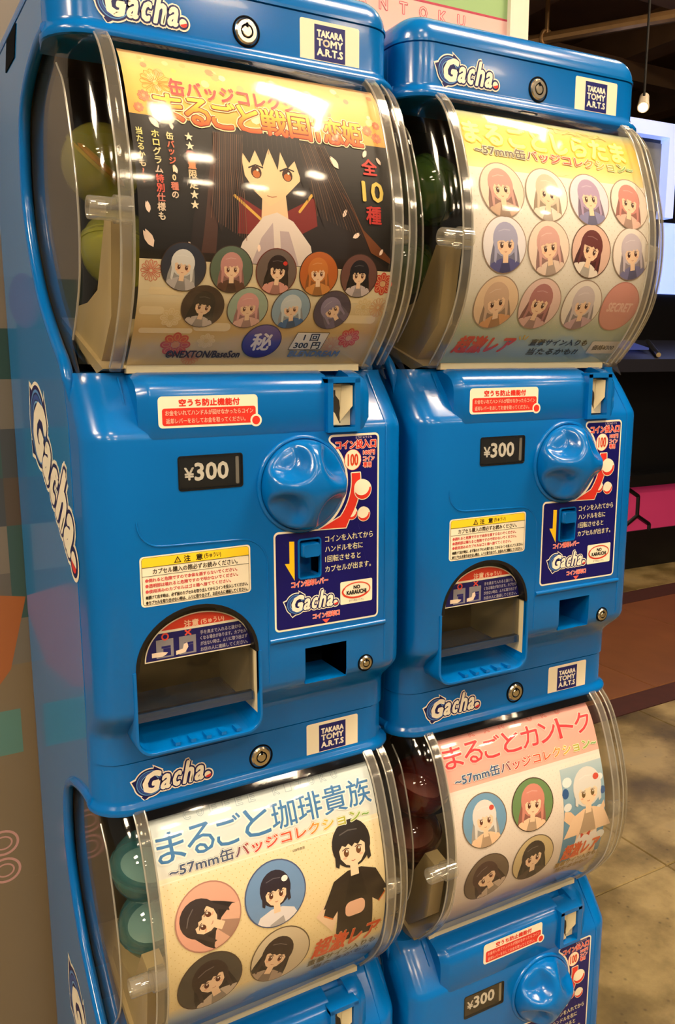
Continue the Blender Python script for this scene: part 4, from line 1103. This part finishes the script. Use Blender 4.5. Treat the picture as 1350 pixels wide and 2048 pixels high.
# --- lower right: pink headed card
P = Print()
R_(P, -110, 14, 103, 74, vgrad([(-74, 'e8b0a0'), (-50, 'e8a89c'), (-14, 'e2a098')]), 0)
R_(P, -110, 74, 103, 277, vgrad([(-277, '8090b8'), (-226, 'b0a0b0'), (-205, 'ddd0c8'), (-120, 'e8dcd0'), (-74, 'eee2d8')]), 0)
R_(P, -110, 74, 103, 78, 'f2dcd4', .3)
dots(P, -106, 100, 82, 205, 6.5, 'd8c8bc', 1, .5)
for i, ch in enumerate('KANTOKU'):
    x = -68+i*20.4; T(P, ch, x, 16.5, x+6.5, 24, 'e8a89c', 2, outline=('c85a50', .5))
for i, ch in enumerate('まるごとカントク'):
    x = -108+i*26.2; T(P, ch, x, 29, x+23.6, 51, 'd03c44', 4, bold=.3, glow=('f0c0b4', 1.4))
subtitle(P, -100, 100, 58.5, 69.5, '3a5a88')
def fig_d(P):
    R_(P, 40, 84, 103, 200, vgrad([(-200, '5a88ac'), (-140, '6e9cba'), (-84, 'b4c8d0')]), 1.5)
    for x, v, r in ((48, 100, 7), (46, 128, 6), (97, 104, 5), (52, 160, 7), (98, 176, 8), (60, 186, 6), (94, 140, 5)): P.poly(ell(x, -v, r, r*.8, 12), 'e6eaea', 2)
    for x, v, r in ((44, 112, 5), (100, 120, 4), (98, 160, 5)): P.poly(ell(x, -v, r, r*1.2, 10), '2f5a92', 2.2)
    P.poly([(40, -142), (58, -158), (66, -160), (64, -148), (50, -134), (41, -132)], 'f0cca8', 3); P.poly([(103, -140), (94, -156), (84, -158), (90, -146), (101, -132)], 'f0cca8', 3)
    P.poly([(58, -200), (62, -150), (90, -150), (96, -200)], 'f2d0ae', 3.2)
    P.poly([(58, -178), (66, -166), (78, -170), (90, -166), (97, -180), (90, -190), (64, -190)], 'f0e8e4', 3.5)
    P.poly([(72, -168), (66, -163), (68, -172)], 'c84a38', 3.8); P.poly([(76, -168), (83, -163), (81, -172)], 'c84a38', 3.8)
    portrait(P, 77, -118, 38, 'dcdad6', None, 'f2d0ae', 'f4d6b4', '6a5230', L=4, s=1.0, longh=False, seed=91, accent='d05040')
fig_d(P)
T(P, '超激レア', 42, 176, 100, 196, 'd8582c', 9, bold=.8, shear=.2, outline=('f0d0b0', .9))
T(P, '直筆サイン入りも', 36, 198, 100, 206, '9a7a3c', 9, bold=.3, shear=.15); T(P, '当たるかも?!', 40, 208, 92, 216, '9a7a3c', 9, bold=.3, shear=.15)
CD = make_card(P, 'pale badge display card with salmon pink heading in the lower right dome', 1, 1)
badge(CD, -70.0, 112, 29.5, '6f9cc0', rim='7a6a58', hair='dcd8d4', cloth='f0cca8', seed=61, s=.95, accent='d05040')
badge(CD, -4.0, 111.8, 29.5, '6a8a58', rim='4a3a2c', hair='d08878', cloth='f2ceac', seed=62, rot=-8, s=1.0)
badge(CD, -2.0, 176.2, 29.5, 'c8b488', rim='6a5a48', hair='3a322e', cloth='4a3c34', seed=63, rot=6, s=1.0)
badge(CD, -66.0, 180.2, 30, '6a5a4c', rim='4a3a30', hair='4a3430', cloth='c8b4a4', seed=64, rot=30, s=1.0)
# paper backing of the cards
for c in (CA, CB, CC, CD): pass

# ------------------------------------------------------------------ capsules in the domes
def cap_mats(nm, tint, d):
    clear_mat('capsule_'+nm, tint, 0.25, 0.06, 0.03, 0.45, d); clear_mat('capsule_top_'+nm, tuple(.5+.5*c for c in tint), 0.25, 0.05, 0.04, 0.30, d)
cap_mats('green', (.78, .84, .22), (.66, .66, .12)); cap_mats('darkgreen', (.34, .56, .20), (.18, .34, .08)); cap_mats('teal', (.25, .62, .66), (.12, .42, .44)); cap_mats('red', (.6, .12, .06), (.38, .04, .02))
clear_mat('capsule_clear', (.88, .88, .84), 0.25, 0.05, 0.03, 0.10, (.75, .74, .68))
mat('toy_orange', 'd8622a', 0.5, noise=.1); mat('toy_white', 'e0d8c8', 0.5, noise=.1)
CR = .034
def hemi(top):
    b = MB(); prof = []
    for k in range(9):
        a = math.pi/2*k/8; prof.append((CR*math.cos(a), CR*math.sin(a)*(1 if top else -1)))
    rim = [(CR+.0012, 0.0), (CR+.0012, .003 if top else -.003), (CR, .003 if top else -.003)]
    b.lathe(rim+[(r, z) for r, z in prof[1:-1]]+[(0.0004, prof[-1][1])], (0, 0, 0), 'z', 24)
    return b
CAPM = {}
for nm in ('green', 'darkgreen', 'teal', 'red'):
    CAPM[nm] = (hemi(True).mesh('capsule_top', ['capsule_top_'+nm], 50), hemi(False).mesh('capsule_bottom', ['capsule_'+nm], 50))
b = MB(); b.lathe([(0, -.003), (.0265, -.003), (.0265, -.001), (.022, .002), (0, .003)], (0, 0, 0), 'z', 24); toy_me = {'o': b.mesh('badge_inside', ['toy_orange']), 'w': None}
toy_me['w'] = toy_me['o'].copy(); toy_me['w'].materials.clear(); toy_me['w'].materials.append(MATS['toy_white'])
def capsule(m, t, x, y, z, colour, tilt, label, toy='w'):
    (ox, oy, oz), rz = ORIG[m]; c, s_ = math.cos(rz), math.sin(rz)
    r = link('toy_capsule', None, None, (ox+x*c-y*s_, oy+x*s_+y*c, ZB-t*TIER+z), label=label, cat='capsule', group='toy capsules in the domes')
    r.rotation_euler = tilt
    link('capsule_top', CAPM[colour][0], r); link('capsule_bottom', CAPM[colour][1], r); link('badge_inside', toy_me[toy], r)
capsule(0, 0, -.098, .118, .462, 'green', (.5, .6, .2), 'yellow green toy capsule, upper one visible through the left side of the upper left dome', 'o')
capsule(0, 0, -.085, .120, .392, 'green', (-.3, .35, .1), 'yellow green toy capsule resting on the funnel, lower one in the upper left dome')
capsule(1, 0, -.095, .075, .462, 'darkgreen', (.3, 1.2, .2), 'dark green toy capsule, upper one at the left side of the upper right dome')
capsule(1, 0, -.098, .118, .395, 'darkgreen', (-.3, .5, .1), 'dark green toy capsule deep in the upper right dome behind the hinge pin')
capsule(0, 1, -.100, .072, .452, 'teal', (.2, .1, .2), 'teal toy capsule, upper one at the left side of the lower left dome')
capsule(0, 1, -.093, .085, .381, 'teal', (.15, -.2, .1), 'teal toy capsule, lower one on the funnel of the lower left dome', 'w')
capsule(1, 1, -.098, .070, .4495, 'red', (.2, .3, .2), 'dark red toy capsule, upper one at the left side of the lower right dome')
capsule(1, 1, -.093, .090, .379, 'red', (.15, -.2, .1), 'dark red toy capsule on the funnel of the lower right dome')

# ------------------------------------------------------------------ printed banner behind the left machine
P = Print(); g = random.Random(3)
cell = 55.0
pal = ['6c665c', '42464a', '52483f', '736a5e', '284442', '5d5852', '385250']
for i in range(-7, -1):
    for j in range(-14, 24):
        z0 = j*cell*1.0; x0 = i*cell
        if z0 < -90: c = '75664f' if (j != -3 or i % 2) else '557a70'
        elif z0 > 360: c = '766e65'
        else: c = pal[(i*3+j*5+g.randint(0, 3)) % 7]
        P.rect(x0, z0, x0+cell, z0+cell, c, 0)
P.poly([(-150, 25), (-205, 35), (-260, -10), (-260, -110), (-200, -95), (-172, -60)], '9a5a30', 1)
for v in (-276, -312):
    P.line(ell(-196, v, 17, 15, 24), 3.0, 'b88a82', 1, True); P.line(ell(-196, v, 10, 8, 20), 2.0, 'b88a82', 1, True)
P.poly(ell(-175, 360, 16, 30), '6a4a58', 1)
me = P.mesh('banner_print', lambda u, w, l: (u, .352-(l+1)*LAY, w), 'print_card')
bn = link('backdrop_banner', None, None, (0, 0, ZB), label='checked grey and teal printed banner board behind the left machine', cat='banner')
link('banner_print', me, bn)
b = MB(); b.box((-.387, .352, -.772), (-.054, .364, 1.322)); b.box((-.37, .352, -.80), (-.33, .55, -.772)); b.box((-.2, .352, -.80), (-.16, .55, -.772)); mat('board', 'b8ae9c', .6, noise=.08); link('board', b.mesh('board', ['board']), bn)

# ------------------------------------------------------------------ display board standing on the right machine
P = Print()
P.rect(-210, 607, 59, 900, 'dcaea0', 0)
P.poly([(-210, 720), (-210, 668), (59, 668), (59, 900), (-210, 900)], '8fae72', .5)
P.seg((-210, 668), (59, 668), 2.2, 'b03048', 1)
for i, ch in enumerate('KANTOKU'):
    x = -157+i*24.7; P.text(ch, x, 651.5, x+9.5, 662.5, 'dcaea0', 1.5, outline=('c84858', .75))
me = P.mesh('board_print', lambda u, w, l: (u, .152-(l+1)*LAY, w), 'print_card')
(ox, oy, oz), rz = ORIG[1]
sb = link('display_board', None, None, (ox, oy, ZB), rz, label='pink and green printed display board standing on the right machine lid', cat='sign')
link('board_print', me, sb)
b = MB(); b.box((-.236, .1525, .6077), (.085, .160, .93)); mat('board_white', 'dcd2bc', .5, noise=.04); link('board_panel', b.mesh('board_panel', ['board_white']), sb)
b = MB()
for x0, x1, z0, z1 in ((.059, .085, .6077, .93), (-.236, -.210, .6077, .93), (-.210, .059, .904, .93)): b.box((x0, .146, z0), (x1, .1525, z1))
link('board_frame', b.mesh('board_frame', ['board_white']), sb)

# ------------------------------------------------------------------ arcade cabinet across the aisle
mat('cab_black', '08080a', 0.35, noise=.3, nscale=5); mat('cab_grey', '24242c', 0.3, noise=.2, nscale=5)
mat('pink_panel', 'b83a66', 0.3, emit='e03070', estr=0.16, noise=.15, nscale=3)
mat('pink_light', 'ff80a8', 0.3, emit='ff4a90', estr=2.2)
mat('white_light', 'dfe8ff', 0.3, emit='8ca8ff', estr=1.1)
mat('screen_blue', 'a8b8ff', 0.2, emit='8ca6ff', estr=1.6, noise=.3, nscale=6)
mat('screen_dim', '303858', 0.2, emit='404a90', estr=0.7)
clear_mat('cab_glass', (.75, .8, .85), .25, .05, .03)
ag = link('arcade_game', None, None, (3.05, 2.3, 0), -0.05, label='black arcade game cabinet with glowing pink honeycomb base across the aisle', cat='arcade machine')
b = MB()
b.box((-.32, .02, 0), (1.5, 1.2, .20)); b.box((-.32, .06, .20), (1.5, 1.2, .44)); b.box((-.32, -.02, .44), (1.5, 1.2, .50)); b.box((-.32, .10, .50), (1.5, 1.2, 1.02))
link('base', b.mesh('base', ['cab_black']), ag)
b = MB(); b.box((-.32, .03, .19), (1.5, .06, .45)); pk = link('pink_panel', b.mesh('pink_panel', ['pink_panel']), ag)
def hexa(cx, cz, r): return [(cx+r*math.cos(math.pi/3*k+math.pi/6), cz+r*math.sin(math.pi/3*k+math.pi/6)) for k in range(6)]
for cx, cz in ((.03, .33), (-.15, .33), (-.06, .175), (.12, .175), (-.06, .485)):
    b = MB(); h = hexa(cx, cz, .103)
    for k in range(6):
        p_, q_ = h[k], h[(k+1) % 6]
        if min(p_[1], q_[1]) > .46 or max(p_[1], q_[1]) < .18: continue
        cl = lambda p: (p[0], .028, max(.19, min(.45, p[1])))
        b.tube([cl(p_), cl(q_)], .011, 0, 6)
    link('honeycomb_bar', b.mesh('honeycomb_bar', ['cab_black'], 60), pk)
b = MB(); b.loft([[(-.32, -.12, 1.02), (-.32, .35, 1.02), (-.32, .35, 1.18), (-.32, -.12, 1.08)], [(1.5, -.12, 1.02), (1.5, .35, 1.02), (1.5, .35, 1.18), (1.5, -.12, 1.08)]], smooth=False)
cp = link('control_deck', b.mesh('control_deck', ['cab_grey']), ag)
b = MB()
b.tube([(.06, -.10, 1.10), (.30, .20, 1.17)], .012, 0, 8); link('deck_trim', b.mesh('deck_trim', ['steel']), cp)
b = MB(); b.loft([[(-.05, .02, 1.125), (.12, .02, 1.125), (.17, .22, 1.165), (.02, .22, 1.165)], [(-.05, .02, 1.135), (.12, .02, 1.135), (.17, .22, 1.175), (.02, .22, 1.175)]], smooth=False); link('deck_screen', b.mesh('deck_screen', ['screen_dim']), cp)
b = MB(); b.box((-.30, .36, 1.15), (1.5, 1.2, 2.28)); link('upright', b.mesh('upright', ['cab_black']), ag)
b = MB(); b.box((-.20, .30, 2.22), (1.5, .40, 2.29)); link('top_light_bar', b.mesh('top_light_bar', ['white_light']), ag)
b = MB(); b.box((.47, .30, 1.82), (.53, .36, 2.22)); link('side_light_bar', b.mesh('side_light_bar', ['white_light']), ag)
b = MB(); b.box((.50, .33, 1.43), (1.3, .36, 1.80)); link('screen', b.mesh('screen', ['screen_blue']), ag)
b = MB(); b.box((.15, .352, 1.86), (.47, .36, 2.20)); mat('cab_poster', '7a7a70', .3, noise=.6, nscale=9); link('side_poster', b.mesh('side_poster', ['cab_poster']), ag)
